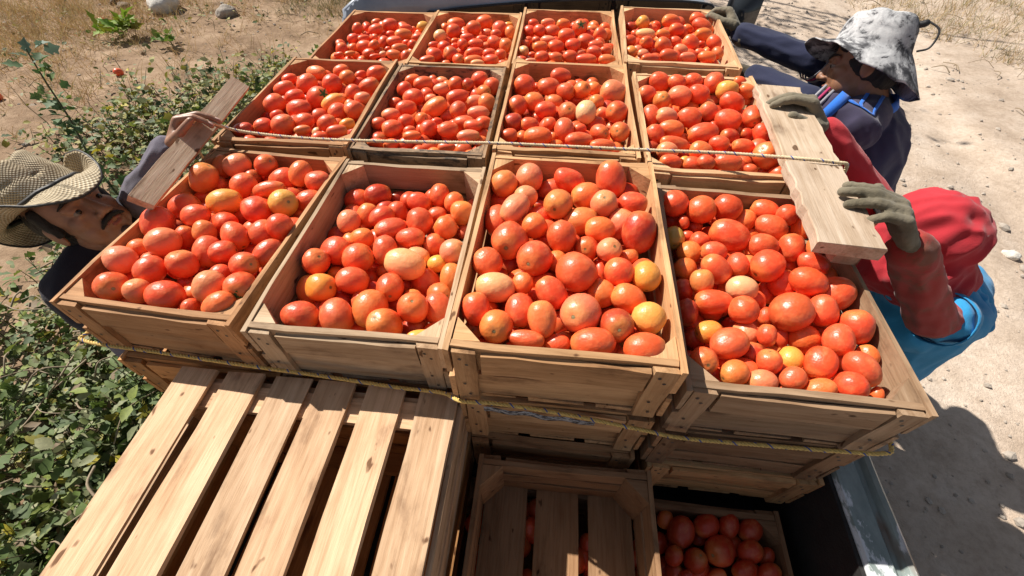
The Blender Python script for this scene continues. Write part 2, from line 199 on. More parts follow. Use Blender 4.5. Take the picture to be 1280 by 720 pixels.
TOMATOES = """
A1|-687 148 -24 74 61 25 27 34 o0;-695 227 -45 62 44 1 43 25 o1;-635 212 -27 65 56 36 29 18 p0;-562 218 -27 59 52 38 -7 32 r0s;-682 172 -62 44 38 39 25 18 r1;-578 138 -27 60 52 35 33 14 r0;-597 220 -67 31 26 23 27 35 r2;-508 126 -27 76 39 48 12 5 r0;-511 192 -47 68 56 -45 -20 -9 r1;-459 193 -26 64 51 -14 -33 -35 o0;-405 171 -27 61 49 -48 -3 -14 r0;-409 116 -45 61 51 46 19 5 r1;-465 165 -67 32 29 -43 -17 -18 p2;-451 80 -27 69 61 39 -18 26 y0s;-501 51 -27 66 59 -31 37 -14 r0;-589 72 -27 74 56 45 21 2 y0;-700 171 -93 43 37 18 40 24 o2;-702 130 -70 42 37 40 22 19 r2;-693 63 -45 67 59 35 32 17 r1;-627 17 -27 60 50 -47 -7 -14 r0;-580 -28 -27 47 44 7 -29 -40 o0;-567 20 -45 54 48 -49 8 -3 r1;-626 42 -67 42 31 -4 43 25 r2;-505 -34 -27 64 51 34 -28 -24 r0;-458 -12 -37 60 54 41 27 12 r0;-412 -8 -16 55 51 -18 -21 -41 r0;-434 92 -67 26 23 -46 -10 -17 o2;-414 -74 -30 67 46 -28 -37 -19 r0;-696 -15 -27 71 60 -8 -40 -29 r0;-646 -70 -26 66 58 -47 -14 -11 p0;-635 -32 -48 53 39 9 32 37 r1;-704 -82 -45 48 44 -13 -21 -43 o1;-703 -126 -27 60 54 -45 23 -1 p0;-622 -147 -27 58 52 -12 -42 -25 r0;-567 -125 -27 55 53 -3 20 46 r0;-555 -72 -44 68 52 6 -43 -25 r1;-504 -84 -27 52 45 45 21 -2 r0;-438 -117 -23 58 50 43 -12 22 r0s;-480 -38 -67 36 34 38 33 3 r2;-668 -195 -27 55 54 39 -24 20 r0s;-610 -201 -27 48 43 -2 15 48 p0;-551 -205 -27 66 55 -50 -2 -2 r0;-479 -176 -27 63 55 -19 -36 -29 p0;-493 -128 -45 41 40 -26 -34 -26 r1;-419 -168 -27 64 54 11 -47 12 r0c;-436 -216 -26 63 45 -42 -18 -20 o0;-503 -216 -45 37 35 -10 10 -48 r1;-572 -142 -67 33 32 -19 16 -43 d2;-571 -99 -70 28 27 32 39 5 d2;-428 -90 -67 22 21 -30 -16 -37 r2|-468 -102 -66 52;-538 -165 -69 49;-502 -175 -89 47;-580 81 -77 48;-434 -110 -91 44;-606 -111 -62 45;-430 19 -101 51;-574 162 -84 43;-529 208 -101 52;-474 -4 -100 49;-441 203 -92 52;-442 -40 -82 43;-649 -141 -101 53;-688 -32 -77 45;-473 -147 -72 50;-633 77 -98 45;-669 -101 -57 46;-507 19 -63 51;-558 -14 -86 46;-643 170 -77 43;-598 -194 -74 43;-642 139 -98 42;-491 131 -93 47;-427 -184 -72 53;-655 19 -91 52;-542 130 -55 51;-495 51 -97 52;-623 -85 -89 43;-689 -195 -77 47;-586 197 -94 43;-592 127 -73 43;-596 -42 -83 53;-418 -70 -96 47;-423 163 -84 44;-643 -164 -66 43;-518 87 -50 45;-667 -71 -84 44;-696 -145 -80 53;-542 -103 -95 52;-426 61 -78 48;-466 -200 -79 46;-477 -65 -99 49;-498 177 -91 45;-551 -202 -101 52;-480 216 -75 46;-637 219 -98 48;-680 207 -97 52;-687 103 -101 43;-569 40 -99 46;-468 129 -55 53;-554 124 -97 44;-453 114 -94 49;-417 -140 -76 43;-422 205 -52 49;-645 -205 -73 52;-698 39 -100 48;-538 -51 -100 53;-593 -143 -97 43;-602 18 -73 44;-597 193 -49 42;-634 116 -66 45;-417 -8 -68 46;-503 150 -61 43;-523 101 -94 46;-693 -110 -100 42;-513 -134 -94 43;-454 26 -67 45;-641 -33 -100 43;-408 99 -85 44;-559 211 -70 44;-696 12 -67 43;-409 32 -51 43;-468 84 -70 42;-649 72 -60 43
A2|-325 178 -84 63 54 47 4 15 r1;-270 187 -70 66 52 44 22 -5 d1;-232 216 -99 46 36 47 16 -1 d2;-155 157 -59 58 46 48 -2 -12 r0;-111 190 -59 55 47 -1 43 26 r0;-71 167 -59 50 43 21 42 18 o0;-44 129 -59 57 54 2 29 41 o0;-38 217 -99 21 18 50 4 6 r2;-275 116 -77 60 50 10 28 41 o1;-229 95 -59 60 46 41 29 3 r0;-207 137 -77 50 47 -5 -11 -48 r1;-300 69 -59 56 49 -3 -44 -24 p0;-197 56 -59 71 47 -44 -23 0 r0;-136 87 -59 65 61 6 -35 -35 r0;-108 134 -77 46 40 -48 -14 0 r1;-72 75 -59 52 50 -43 10 24 o0;-36 107 -99 36 34 24 37 24 p2;-328 60 -99 58 48 44 23 -7 d2;-251 20 -59 51 43 -49 -6 -6 o0;-142 32 -59 65 45 50 3 -1 r0;-92 34 -77 50 46 33 21 31 r1;-40 1 -59 57 52 39 1 31 p0;-296 -21 -63 65 59 48 -11 8 r0;-188 -12 -59 65 52 1 -38 -32 r0;-245 33 -99 23 18 4 29 40 r2;-238 -42 -59 65 62 41 21 20 r0;-322 -66 -55 58 54 31 -5 39 r0;-132 -51 -55 84 63 -50 2 5 P0;-120 -6 -82 53 50 50 -5 1 P1;-72 -23 -77 41 37 48 13 -5 y1;-296 -55 -99 33 28 49 12 -4 y2;-325 -115 -86 61 50 -5 39 30 o1;-285 -130 -58 61 55 45 -10 18 y0;-228 -105 -59 65 56 47 3 -16 r0;-192 -37 -99 31 30 -24 -21 -39 o2;-146 -113 -59 63 52 16 -46 10 r0s;-92 -60 -105 70 63 12 -19 -45 r1;-34 -57 -77 58 45 5 -43 -26 o1;-132 -65 -111 26 26 32 -30 -25 r2;-297 -202 -59 67 55 47 10 -14 r0;-227 -194 -59 68 60 16 -43 -19 r0;-170 -169 -62 74 64 0 -46 -20 o0;-127 -208 -56 75 60 -13 -11 47 o0s;-82 -168 -47 65 57 9 -11 48 r0s;-40 -150 -72 70 53 16 -32 -35 r0;-50 -226 -59 61 31 -46 -13 14 y0;-251 -126 -99 47 39 -47 -13 13 d2;-197 -199 -99 41 34 50 -2 3 r2;-83 -179 -100 54 43 48 9 -9 d2;-335 -173 -99 41 28 3 -35 -35 d2;-197 -93 -99 49 40 -49 -10 5 d2;-143 -125 -99 40 33 -49 3 -9 d2|-228 -11 -133 45;-109 211 -123 53;-118 158 -122 42;-157 125 -114 46;-291 113 -119 43;-63 51 -115 49;-249 120 -126 51;-305 -22 -126 47;-48 -221 -127 47;-262 -204 -107 54;-84 182 -100 42;-299 -141 -119 51;-157 44 -105 51;-142 -207 -125 53;-161 206 -110 43;-49 211 -125 43;-307 198 -126 48;-90 -120 -133 46;-172 4 -124 44;-197 124 -131 52;-55 5 -115 51;-69 130 -126 42;-56 172 -130 47;-194 194 -86 45;-219 197 -134 53;-226 -48 -117 48;-231 33 -127 42;-131 -166 -126 43;-314 -85 -117 47;-237 -162 -129 45;-96 2 -118 45;-192 -165 -134 50;-44 -50 -124 46;-101 -122 -86 43;-204 73 -132 50;-52 -98 -133 49;-78 -217 -92 44;-170 -110 -127 44;-255 6 -108 44;-282 -100 -96 43;-280 75 -116 49;-103 83 -129 52;-159 164 -111 43;-316 150 -134 49;-160 -43 -132 53;-208 13 -99 49;-40 -141 -127 43;-134 214 -85 46;-54 -95 -91 50;-272 -62 -125 54;-218 -110 -125 44;-239 66 -104 48;-321 -201 -123 52;-88 -217 -134 46;-306 29 -126 47;-254 181 -115 43;-317 132 -91 47;-203 -136 -83 45;-183 86 -89 43;-51 166 -92 42;-245 157 -88 42;-286 31 -86 49;-226 -208 -133 42;-261 -114 -132 42;-118 119 -109 43;-56 -182 -131 44;-278 153 -122 43;-158 84 -122 45;-75 111 -81 42;-105 41 -119 46;-262 -162 -87 43;-160 -22 -92 42;-40 -193 -89 44
A3|59 125 36 57 55 25 43 -1 o0;112 157 34 64 58 -1 -50 -2 p0;200 154 35 69 49 45 -6 -22 r0;290 166 36 82 62 -12 25 42 r0;251 187 -6 28 21 49 6 -6 r2;165 159 2 63 49 48 14 5 r1;237 110 29 63 55 -48 -14 -1 o0;329 172 -3 60 47 -49 8 -2 d1;333 90 34 60 46 50 -5 1 r0;273 76 39 56 53 -6 -20 45 p0;179 68 36 63 58 -12 -46 14 o0;110 87 34 49 46 -49 -8 -8 p0;93 25 52 67 48 -29 -36 -19 p0;52 117 -7 54 41 50 -1 6 r1;59 25 15 67 56 3 -37 -34 r0;134 -2 34 49 49 37 28 19 o0;145 66 0 53 46 50 3 -1 r1;92 -48 35 77 67 -5 -47 17 r0s;140 113 -6 27 22 -49 -8 5 d2;229 44 16 69 54 49 6 8 o1;263 2 34 58 48 -50 4 -3 o0;311 47 13 61 57 19 21 41 p1;339 3 34 81 63 3 34 36 d0;190 -27 34 61 54 7 -28 -41 r0;240 -34 16 48 44 -10 -39 30 r1;279 -53 34 44 43 18 -19 43 p0s;142 -91 34 66 63 -15 -43 21 r0s;57 -109 34 53 53 -36 35 5 r0;153 -9 -6 37 28 -50 -1 -4 r2;184 -76 14 42 41 35 -13 -34 o1;95 -62 -16 52 48 -29 -35 -21 d2;320 -49 16 35 30 50 2 -2 o1;219 -115 34 71 70 -21 27 -36 r0;295 -107 34 52 50 -38 12 30 r0;343 -112 34 55 48 2 -45 -21 y0;269 -69 -6 39 23 3 -45 -21 r2;79 -167 34 68 50 -50 -2 3 P0;126 -153 34 37 36 -18 -34 -32 o0;55 -217 34 57 48 -11 30 38 r0;177 -168 34 61 47 -35 26 25 r0;127 -209 28 59 48 5 -45 -21 r0;165 -230 40 61 45 -12 42 24 o0;92 -248 34 53 52 0 -41 29 o0s;227 -208 34 69 64 -20 -35 30 p0s;268 -141 10 50 50 -48 4 -12 o1;312 -158 22 61 48 -44 14 21 o1;286 -226 34 58 53 0 -38 32 d0s;339 -205 34 52 51 42 -23 -14 y0;247 -263 34 69 47 -48 1 -12 r0;327 -266 35 62 50 49 9 4 r0;305 -262 4 34 27 -49 -5 -9 p1;143 -267 34 58 28 50 -4 0 r0;193 -259 16 40 31 -50 -4 -6 r1;199 -202 -6 42 32 4 -33 -37 r2;75 -105 -6 38 31 50 7 -1 d2;50 -233 -6 34 34 2 -27 42 d2;147 -147 -6 29 26 4 -35 -35 r2;119 -229 -6 21 17 -49 0 -8 p2|158 -243 -38 50;213 23 -28 44;163 -160 -32 43;239 143 -8 43;109 -150 -38 52;316 -10 -24 48;254 -104 -12 51;261 -220 -37 45;143 36 -35 51;213 -139 -21 49;126 -264 -15 44;172 -86 -23 42;326 -143 -21 46;81 153 -27 45;261 109 -9 44;86 -228 -13 47;60 -168 -34 47;74 -30 -36 43;211 -238 -21 50;209 85 -15 48;158 24 2 44;287 158 -16 44;111 119 -32 49;325 -201 -11 52;181 120 -41 49;139 -55 -11 50;263 32 -26 44;224 -66 -19 42;316 60 -39 54;90 29 -33 52;243 -185 -8 45;132 -177 -12 50;308 -103 -30 53;196 166 -31 43;160 -200 -40 44;277 -249 -8 44;323 -250 -35 43;341 108 -11 46;251 -137 -38 48;195 -41 -23 43;244 -1 -31 44;94 69 -7 50;310 133 -35 43;102 -1 -3 48;125 -110 -10 54;302 103 4 45;127 166 -37 46;165 -119 0 43;65 -195 0 44;278 -31 -40 49;181 56 -26 45;344 20 -18 44;58 -262 -27 50;294 -163 -36 46;275 70 -34 42;156 -218 -7 43;89 -140 -1 47;231 56 -35 43;329 -52 -28 49;59 58 -34 43;55 162 0 44;60 -83 -34 42;108 -200 -40 43;346 -74 9 44;275 -72 -38 45;179 1 -38 44;210 -8 0 43;175 108 0 51;278 -8 -5 45;63 -122 -34 42;150 -27 -37 42;212 -185 -40 44
A4|445 170 -22 62 57 39 4 -31 r0;501 157 -24 64 60 49 0 12 r0;563 172 -25 63 58 39 -25 -19 r0;646 175 -28 60 46 -44 24 5 r0;680 146 -13 49 44 37 5 -33 r0;717 133 -33 54 40 16 -28 -38 o0;449 168 -68 45 42 7 45 20 d1;466 132 -43 30 23 14 -27 -40 r1;437 78 -43 57 45 -6 -49 6 g1s;606 156 -44 48 44 25 40 16 o1;548 80 -25 83 62 -44 22 6 r0;644 116 -25 66 49 43 -22 -11 r0;558 182 -67 43 36 49 -11 -1 r2;499 149 -69 39 36 36 34 7 d2;477 112 -65 29 27 -26 34 -27 r2;624 132 -65 32 28 -47 -6 15 o2;611 54 -25 62 48 48 3 -13 r0;668 56 -25 57 47 -3 45 21 r0;492 75 -43 42 39 46 6 -19 r1;463 35 -43 51 47 -27 -42 3 o1;505 25 -25 51 41 -50 4 -3 r0;547 -6 -25 48 40 2 -45 -21 r0;597 -14 -15 64 59 -38 -30 -13 r0;501 -23 -25 65 49 -36 18 30 r0;448 -13 -43 46 45 -30 -33 -23 o1;467 -62 -24 48 42 -8 32 38 o0;541 -70 -25 55 46 49 -10 -1 P0;698 11 -24 60 43 46 -15 -13 r0;635 -33 -42 54 50 31 32 23 r0;660 -54 -9 67 50 46 -12 -14 r0;678 41 -65 34 25 4 -41 -29 r2;619 -28 -79 49 35 2 -40 -29 r1;732 2 -50 39 38 37 31 13 o1;716 -59 -30 68 62 41 17 24 r0;439 -63 -51 44 41 -5 45 22 d1;483 -106 -29 68 44 -50 3 -3 r0;739 81 -70 28 27 26 41 -14 r2;732 79 -42 43 31 8 -38 -32 o1;676 169 -70 66 58 46 -20 -2 r2;529 -127 -20 50 49 30 -12 -38 r0;615 -120 -22 71 67 40 29 6 r0;676 -108 -25 59 50 6 -30 -39 r0;723 -139 -25 61 53 -14 32 36 r0;435 -127 -43 53 38 5 -33 -37 d1;450 -166 -69 41 38 18 -9 -46 d1;466 -170 -37 46 39 -49 -11 -5 y1;537 -156 -50 45 40 -30 38 -13 p1;489 -202 -22 62 51 46 15 11 r0;560 -175 -25 39 32 3 39 31 r0;585 -111 -52 34 26 -6 -45 -20 r1;644 -153 -56 55 50 32 -8 -37 o1;681 -171 -25 56 47 -11 -42 -25 r0;439 -240 -25 47 46 2 -37 33 r0;486 -258 -25 46 41 -43 -25 -4 o0;535 -205 -43 42 36 9 39 30 d1;549 -230 -25 41 38 -7 26 42 r0;597 -208 -43 45 40 17 47 -6 y1;633 -223 -25 55 47 -17 -41 -23 r0;697 -227 -25 62 46 30 -33 -23 r0;733 -186 -43 38 32 -14 42 23 o1;527 -269 -25 45 38 -49 -1 -9 p0;578 -258 -24 41 36 41 26 12 r0;616 -273 -25 46 34 46 12 15 o0;667 -261 -25 47 46 23 39 -21 r0;718 -261 -43 25 18 -9 -37 -32 o1;641 -230 -65 26 23 -36 -20 -28 p2;584 -267 -52 35 29 43 24 7 r1;609 -149 -65 37 24 7 -30 -40 r2;476 -194 -65 23 21 34 -12 -34 r2;738 -96 -65 19 18 -3 49 -11 r2|714 140 -74 50;520 -66 -92 46;631 -89 -79 46;436 -216 -71 42;685 74 -92 50;558 -1 -75 42;517 -175 -97 44;452 16 -90 49;673 121 -90 43;685 -39 -92 50;459 -117 -93 52;512 -235 -96 42;469 -51 -81 49;686 -241 -74 53;587 -107 -100 52;509 48 -94 52;591 -218 -86 42;668 -195 -85 54;543 151 -99 53;710 46 -73 43;570 62 -66 43;527 109 -89 48;492 8 -72 45;471 81 -82 44;694 -116 -81 43;473 -184 -93 46;630 104 -97 48;583 120 -78 53;554 -241 -94 46;629 -227 -95 48;503 173 -95 44;716 -215 -97 45;540 -125 -87 53;710 -168 -93 52;664 10 -78 50;605 -172 -99 49;641 65 -66 43;718 -7 -89 45;619 30 -78 45;652 -78 -47 43;670 -81 -96 50;574 -70 -59 47;558 -185 -83 54;467 -246 -77 47;494 -94 -69 45;502 -205 -66 44;575 -38 -94 45;587 25 -56 42;491 -147 -79 50;542 -41 -65 52;606 170 -97 53;443 132 -99 51;574 -235 -56 44;437 -26 -86 44;723 -70 -84 47;700 -21 -53 44;506 -25 -87 43;613 66 -96 45;516 -238 -48 46;637 -259 -55 47;696 98 -52 43;597 -256 -90 44;439 -76 -96 44;653 -259 -98 44;534 25 -57 47;553 41 -99 45
B1|-639 651 -22 66 55 36 24 25 r0;-640 729 -21 70 41 49 -9 3 o0;-630 754 -49 53 44 -38 -27 -18 r1;-559 656 -20 60 53 -43 -16 -20 r0;-564 751 -22 53 39 48 10 11 o0;-528 707 -22 51 43 -44 -11 -21 o0;-509 769 -40 40 28 -47 -16 -7 r1;-443 750 -22 64 44 47 16 8 r0;-500 719 -41 39 30 -48 -4 -14 r1;-440 661 -22 65 42 46 14 14 r0;-710 677 -22 48 32 43 25 5 r0;-698 612 -22 65 42 44 19 13 r0;-683 516 -22 64 53 31 35 18 r0;-643 570 -22 56 37 41 28 2 r0;-568 568 -22 71 59 40 -15 26 r0c;-513 544 -22 71 42 -40 -25 -16 y0;-538 672 -52 49 37 18 28 37 r1;-474 609 -22 50 42 -27 -32 -27 r0;-433 579 -22 49 34 -49 -4 -10 p0;-597 496 -22 71 50 -48 -5 -12 r0;-479 494 -24 55 46 -35 -35 -9 r0;-433 504 -20 53 46 -35 -34 -11 r0;-645 454 -22 38 29 45 17 13 r0;-541 494 -40 49 39 -38 -32 -4 r1;-552 428 -22 57 43 -47 -11 -12 r0;-483 426 -22 55 43 45 19 9 r0;-655 392 -20 50 37 -45 -20 -9 r0;-600 401 -19 65 52 45 10 19 r0;-425 428 -22 43 29 44 24 0 y0;-441 392 -22 54 29 46 20 -2 r0;-537 384 -21 44 23 -46 -19 0 o0;-512 407 -40 27 23 27 34 24 P1;-702 368 -22 54 37 -44 -24 -4 d0;-715 505 -62 44 34 -45 -16 -15 d2;-551 378 -50 54 42 -47 -8 -15 o1;-490 376 -40 46 35 -41 -28 -2 r1;-676 400 -51 50 39 -44 -19 -14 r1;-622 411 -59 51 40 47 11 15 r1;-595 663 -62 30 23 47 6 16 r2|-701 422 -96 46;-448 705 -62 43;-670 633 -85 49;-426 740 -84 45;-609 719 -81 48;-547 609 -58 52;-691 535 -97 52;-668 444 -61 46;-454 401 -71 52;-547 651 -89 49;-620 684 -50 45;-579 347 -78 49;-659 720 -56 44;-502 694 -91 47;-602 531 -76 43;-657 591 -80 47;-493 624 -75 51;-512 448 -77 50;-474 361 -82 43;-460 670 -92 48;-704 476 -95 51;-539 530 -91 47;-557 718 -74 43;-619 363 -92 42;-466 586 -90 44;-646 690 -88 43;-655 373 -82 44;-581 421 -94 53;-702 738 -96 48;-551 764 -68 47;-482 534 -88 43;-429 528 -97 51;-436 626 -91 44;-443 475 -91 50;-631 471 -81 43;-574 500 -77 43;-535 350 -93 51;-684 685 -87 42;-588 764 -83 45;-571 583 -87 52;-511 572 -88 45;-632 619 -61 46;-514 729 -74 44;-690 353 -93 47;-426 367 -57 44;-595 660 -94 49;-668 542 -57 44;-485 489 -84 46;-658 488 -58 47;-431 606 -58 47;-700 649 -55 49;-505 383 -96 46;-421 344 -95 52;-466 753 -59 47;-510 769 -90 43;-637 557 -96 52;-441 545 -46 52;-595 450 -44 49;-706 721 -57 48;-704 606 -93 50;-630 516 -52 43;-509 598 -43 43;-590 602 -45 42;-690 584 -53 47;-588 388 -67 47;-676 339 -44 42;-639 768 -89 45;-549 465 -85 42;-614 340 -52 49;-473 581 -51 44;-548 420 -64 51;-615 566 -52 50;-610 608 -96 45;-422 446 -63 48;-679 766 -61 46;-472 459 -47 42
B2|-321 740 -34 50 33 45 22 -1 o0;-280 718 -34 62 42 46 20 5 r0;-267 786 -52 32 29 -46 -14 -13 r1;-233 772 -52 45 34 -49 2 -9 p1;-214 688 -33 49 32 50 2 6 p0;-175 727 -34 47 42 -48 -10 -8 r0;-134 726 -34 39 37 -15 -47 -7 d0;-102 769 -34 55 45 49 8 3 r0;-56 721 -34 52 51 -49 -11 0 r0;-76 682 -34 50 39 35 -30 18 o0s;-329 672 -34 49 43 41 25 14 r0;-288 620 -34 64 50 -49 -3 -10 r0;-263 684 -52 43 39 -33 37 10 r1;-207 707 -59 44 38 43 26 1 r1;-152 640 -34 68 43 -47 -14 -9 r0;-242 656 -52 38 28 49 -1 9 p1;-206 569 -34 77 51 42 19 20 o0;-292 557 -34 61 42 44 24 -3 r0;-348 617 -52 44 32 -49 2 -11 r1;-134 560 -34 52 47 -22 -43 -13 r0;-91 627 -37 57 34 -45 -21 6 p0;-54 608 -31 52 50 48 9 -12 o0;-73 552 -34 64 37 -49 -7 0 p0;-327 513 -34 53 35 -48 -12 -3 p0;-230 496 -34 43 37 38 -23 22 o0s;-271 480 -34 47 38 42 27 -1 r0;-105 494 -35 60 36 50 4 3 r0;-168 561 -57 48 35 -49 -9 -3 r1;-48 498 -38 51 41 48 14 -2 r0;-347 459 -33 43 32 -49 -8 -9 r0;-299 438 -34 60 46 -44 -24 1 r0;-197 448 -34 49 44 -45 -20 -7 r0;-228 468 -52 35 28 -6 -35 -35 r1;-140 445 -32 58 44 47 17 -2 r0;-73 470 -30 54 32 -50 2 -6 r0;-248 434 -34 34 24 48 12 3 r0;-353 453 -59 31 24 -49 -5 -10 r1;-192 517 -52 36 26 -45 -21 3 r1;-78 423 -34 62 32 49 10 -1 p0;-42 464 -52 37 27 49 10 -1 r1;-234 405 -33 52 27 -50 -3 -5 o0;-141 458 -66 48 35 44 23 -6 r1;-326 364 -34 46 21 -50 -6 -4 r0;-292 385 -52 43 33 -43 -26 4 o1;-252 408 -61 53 40 44 23 -3 r1;-181 389 -52 44 33 49 6 6 r1;-128 362 -34 47 25 -50 -4 -3 r0;-86 383 -52 44 33 -48 -15 3 r1;-47 431 -54 40 30 50 5 2 o1;-272 627 -74 30 23 -43 -25 2 r2|-118 688 -108 50;-173 613 -107 49;-327 376 -96 51;-281 728 -86 45;-186 352 -91 51;-217 719 -106 44;-97 483 -78 51;-60 443 -105 49;-326 574 -77 47;-330 472 -106 49;-297 663 -95 49;-205 668 -75 50;-93 599 -102 50;-241 480 -109 50;-321 613 -98 45;-225 540 -62 42;-132 367 -109 53;-126 757 -70 54;-260 378 -107 46;-175 516 -102 48;-207 748 -60 45;-128 620 -99 43;-108 415 -72 44;-106 708 -58 43;-301 456 -77 51;-67 397 -105 50;-244 353 -63 47;-236 590 -62 44;-175 736 -91 48;-71 690 -106 53;-69 742 -96 44;-286 769 -101 43;-335 767 -71 44;-329 509 -74 45;-93 540 -89 54;-281 585 -84 52;-250 655 -108 47;-73 644 -73 48;-187 623 -66 43;-285 346 -74 52;-143 663 -78 48;-139 523 -68 49;-339 693 -75 42;-190 392 -105 47;-130 572 -71 43;-215 439 -88 45;-75 347 -107 48;-278 492 -79 45;-342 735 -95 47;-249 532 -94 49;-168 432 -90 52;-336 414 -61 53;-162 349 -56 48;-55 488 -105 48;-87 777 -106 45;-293 530 -83 50;-255 434 -96 49;-211 496 -77 54;-122 427 -109 52;-241 623 -84 44;-59 357 -66 54;-256 743 -57 48;-213 563 -102 45;-210 371 -62 42;-57 568 -78 48;-64 781 -69 46;-311 416 -103 42;-240 756 -101 43;-156 559 -105 43;-134 486 -108 48;-114 735 -105 47;-171 481 -64 49;-147 384 -72 44;-210 411 -58 46;-136 713 -81 44;-247 695 -93 47
B3|53 674 -6 64 62 -48 13 8 r0;128 676 -6 67 51 50 4 -3 r0;162 757 -6 66 44 47 16 -8 r0;89 711 -24 27 25 -8 -45 -21 r1;180 654 -6 56 46 49 -12 1 r0;229 662 -4 52 49 28 -27 32 o0;267 721 -24 42 38 -46 19 7 o1;289 774 -46 26 19 48 -15 2 r2;324 659 -6 81 65 -49 -2 10 p0;44 551 -6 54 53 -36 -34 -7 r0;90 579 -6 58 51 -50 0 2 o0;148 619 -24 53 42 -50 6 -1 o1;215 673 -40 49 35 50 -3 -1 r1;271 596 -6 46 40 -32 -32 22 o0s;127 531 -5 62 46 46 17 -9 r0;240 525 -1 63 57 1 45 22 P0;190 534 -10 60 56 7 -33 37 r0;329 544 -6 67 56 -33 -30 22 r0s;293 567 -24 41 33 -48 -9 11 p1;41 458 -6 51 45 -50 -3 -1 d0;88 451 -6 50 37 -49 -8 3 r0;108 541 -36 42 35 -48 -13 7 r1;143 461 -6 37 34 -7 45 -21 r0;183 434 -5 61 51 -9 43 24 r0;273 521 -35 54 43 -46 -9 -17 r1;225 444 -6 34 26 -48 -11 8 r0;277 430 -6 55 42 28 -37 19 r0s;331 436 -5 54 50 -20 -37 27 r0;39 391 -6 42 34 48 13 -5 r0;114 394 -6 74 46 -49 7 -6 o0;72 414 -24 35 33 -34 -6 36 r1;156 441 -32 37 33 10 -43 -23 o1;224 383 -4 73 39 49 11 -6 r0;283 365 -6 66 35 -50 -5 3 r0;324 445 -38 30 26 -48 -5 15 o1;73 581 -46 38 28 50 6 -2 d2;165 385 -24 38 28 -50 4 -3 o1;317 533 -46 26 22 -16 39 28 p2;219 388 -39 51 38 -50 3 0 r1|288 461 -40 45;269 430 -78 48;326 381 -78 44;157 560 -34 50;195 724 -28 45;122 447 -51 53;269 679 -54 50;85 684 -56 48;177 757 -67 43;67 400 -70 52;90 487 -49 48;245 726 -66 46;163 391 -72 52;243 341 -80 50;127 348 -69 51;264 771 -34 42;197 579 -77 53;114 516 -73 51;135 762 -76 46;163 497 -78 46;249 575 -67 47;243 648 -76 54;70 441 -61 45;82 731 -73 51;57 630 -48 54;45 719 -27 47;110 737 -31 44;208 463 -75 44;296 493 -81 51;121 654 -56 42;306 734 -50 47;113 615 -80 43;215 488 -35 45;244 453 -42 48;320 572 -60 50;73 342 -67 54;219 619 -56 45;48 758 -43 47;326 341 -68 48;71 546 -71 54;285 398 -54 43;163 650 -55 50;221 549 -48 48;282 351 -55 42;331 444 -70 43;306 608 -30 50;322 694 -63 53;46 333 -30 45;138 692 -57 46;311 639 -76 49;281 755 -79 49;274 635 -42 49;188 696 -65 44;191 338 -27 52;189 415 -47 45;322 401 -41 48;53 496 -73 53;253 485 -79 46;330 748 -78 45;277 606 -81 50;179 534 -63 47;162 608 -77 48;176 347 -72 44;328 504 -56 44;149 570 -79 44;133 488 -34 51;114 402 -60 46;309 335 -29 46;213 502 -80 48;197 651 -81 47;221 753 -38 44;46 665 -74 45;43 707 -73 42;44 375 -45 43;234 382 -75 46;43 499 -26 46
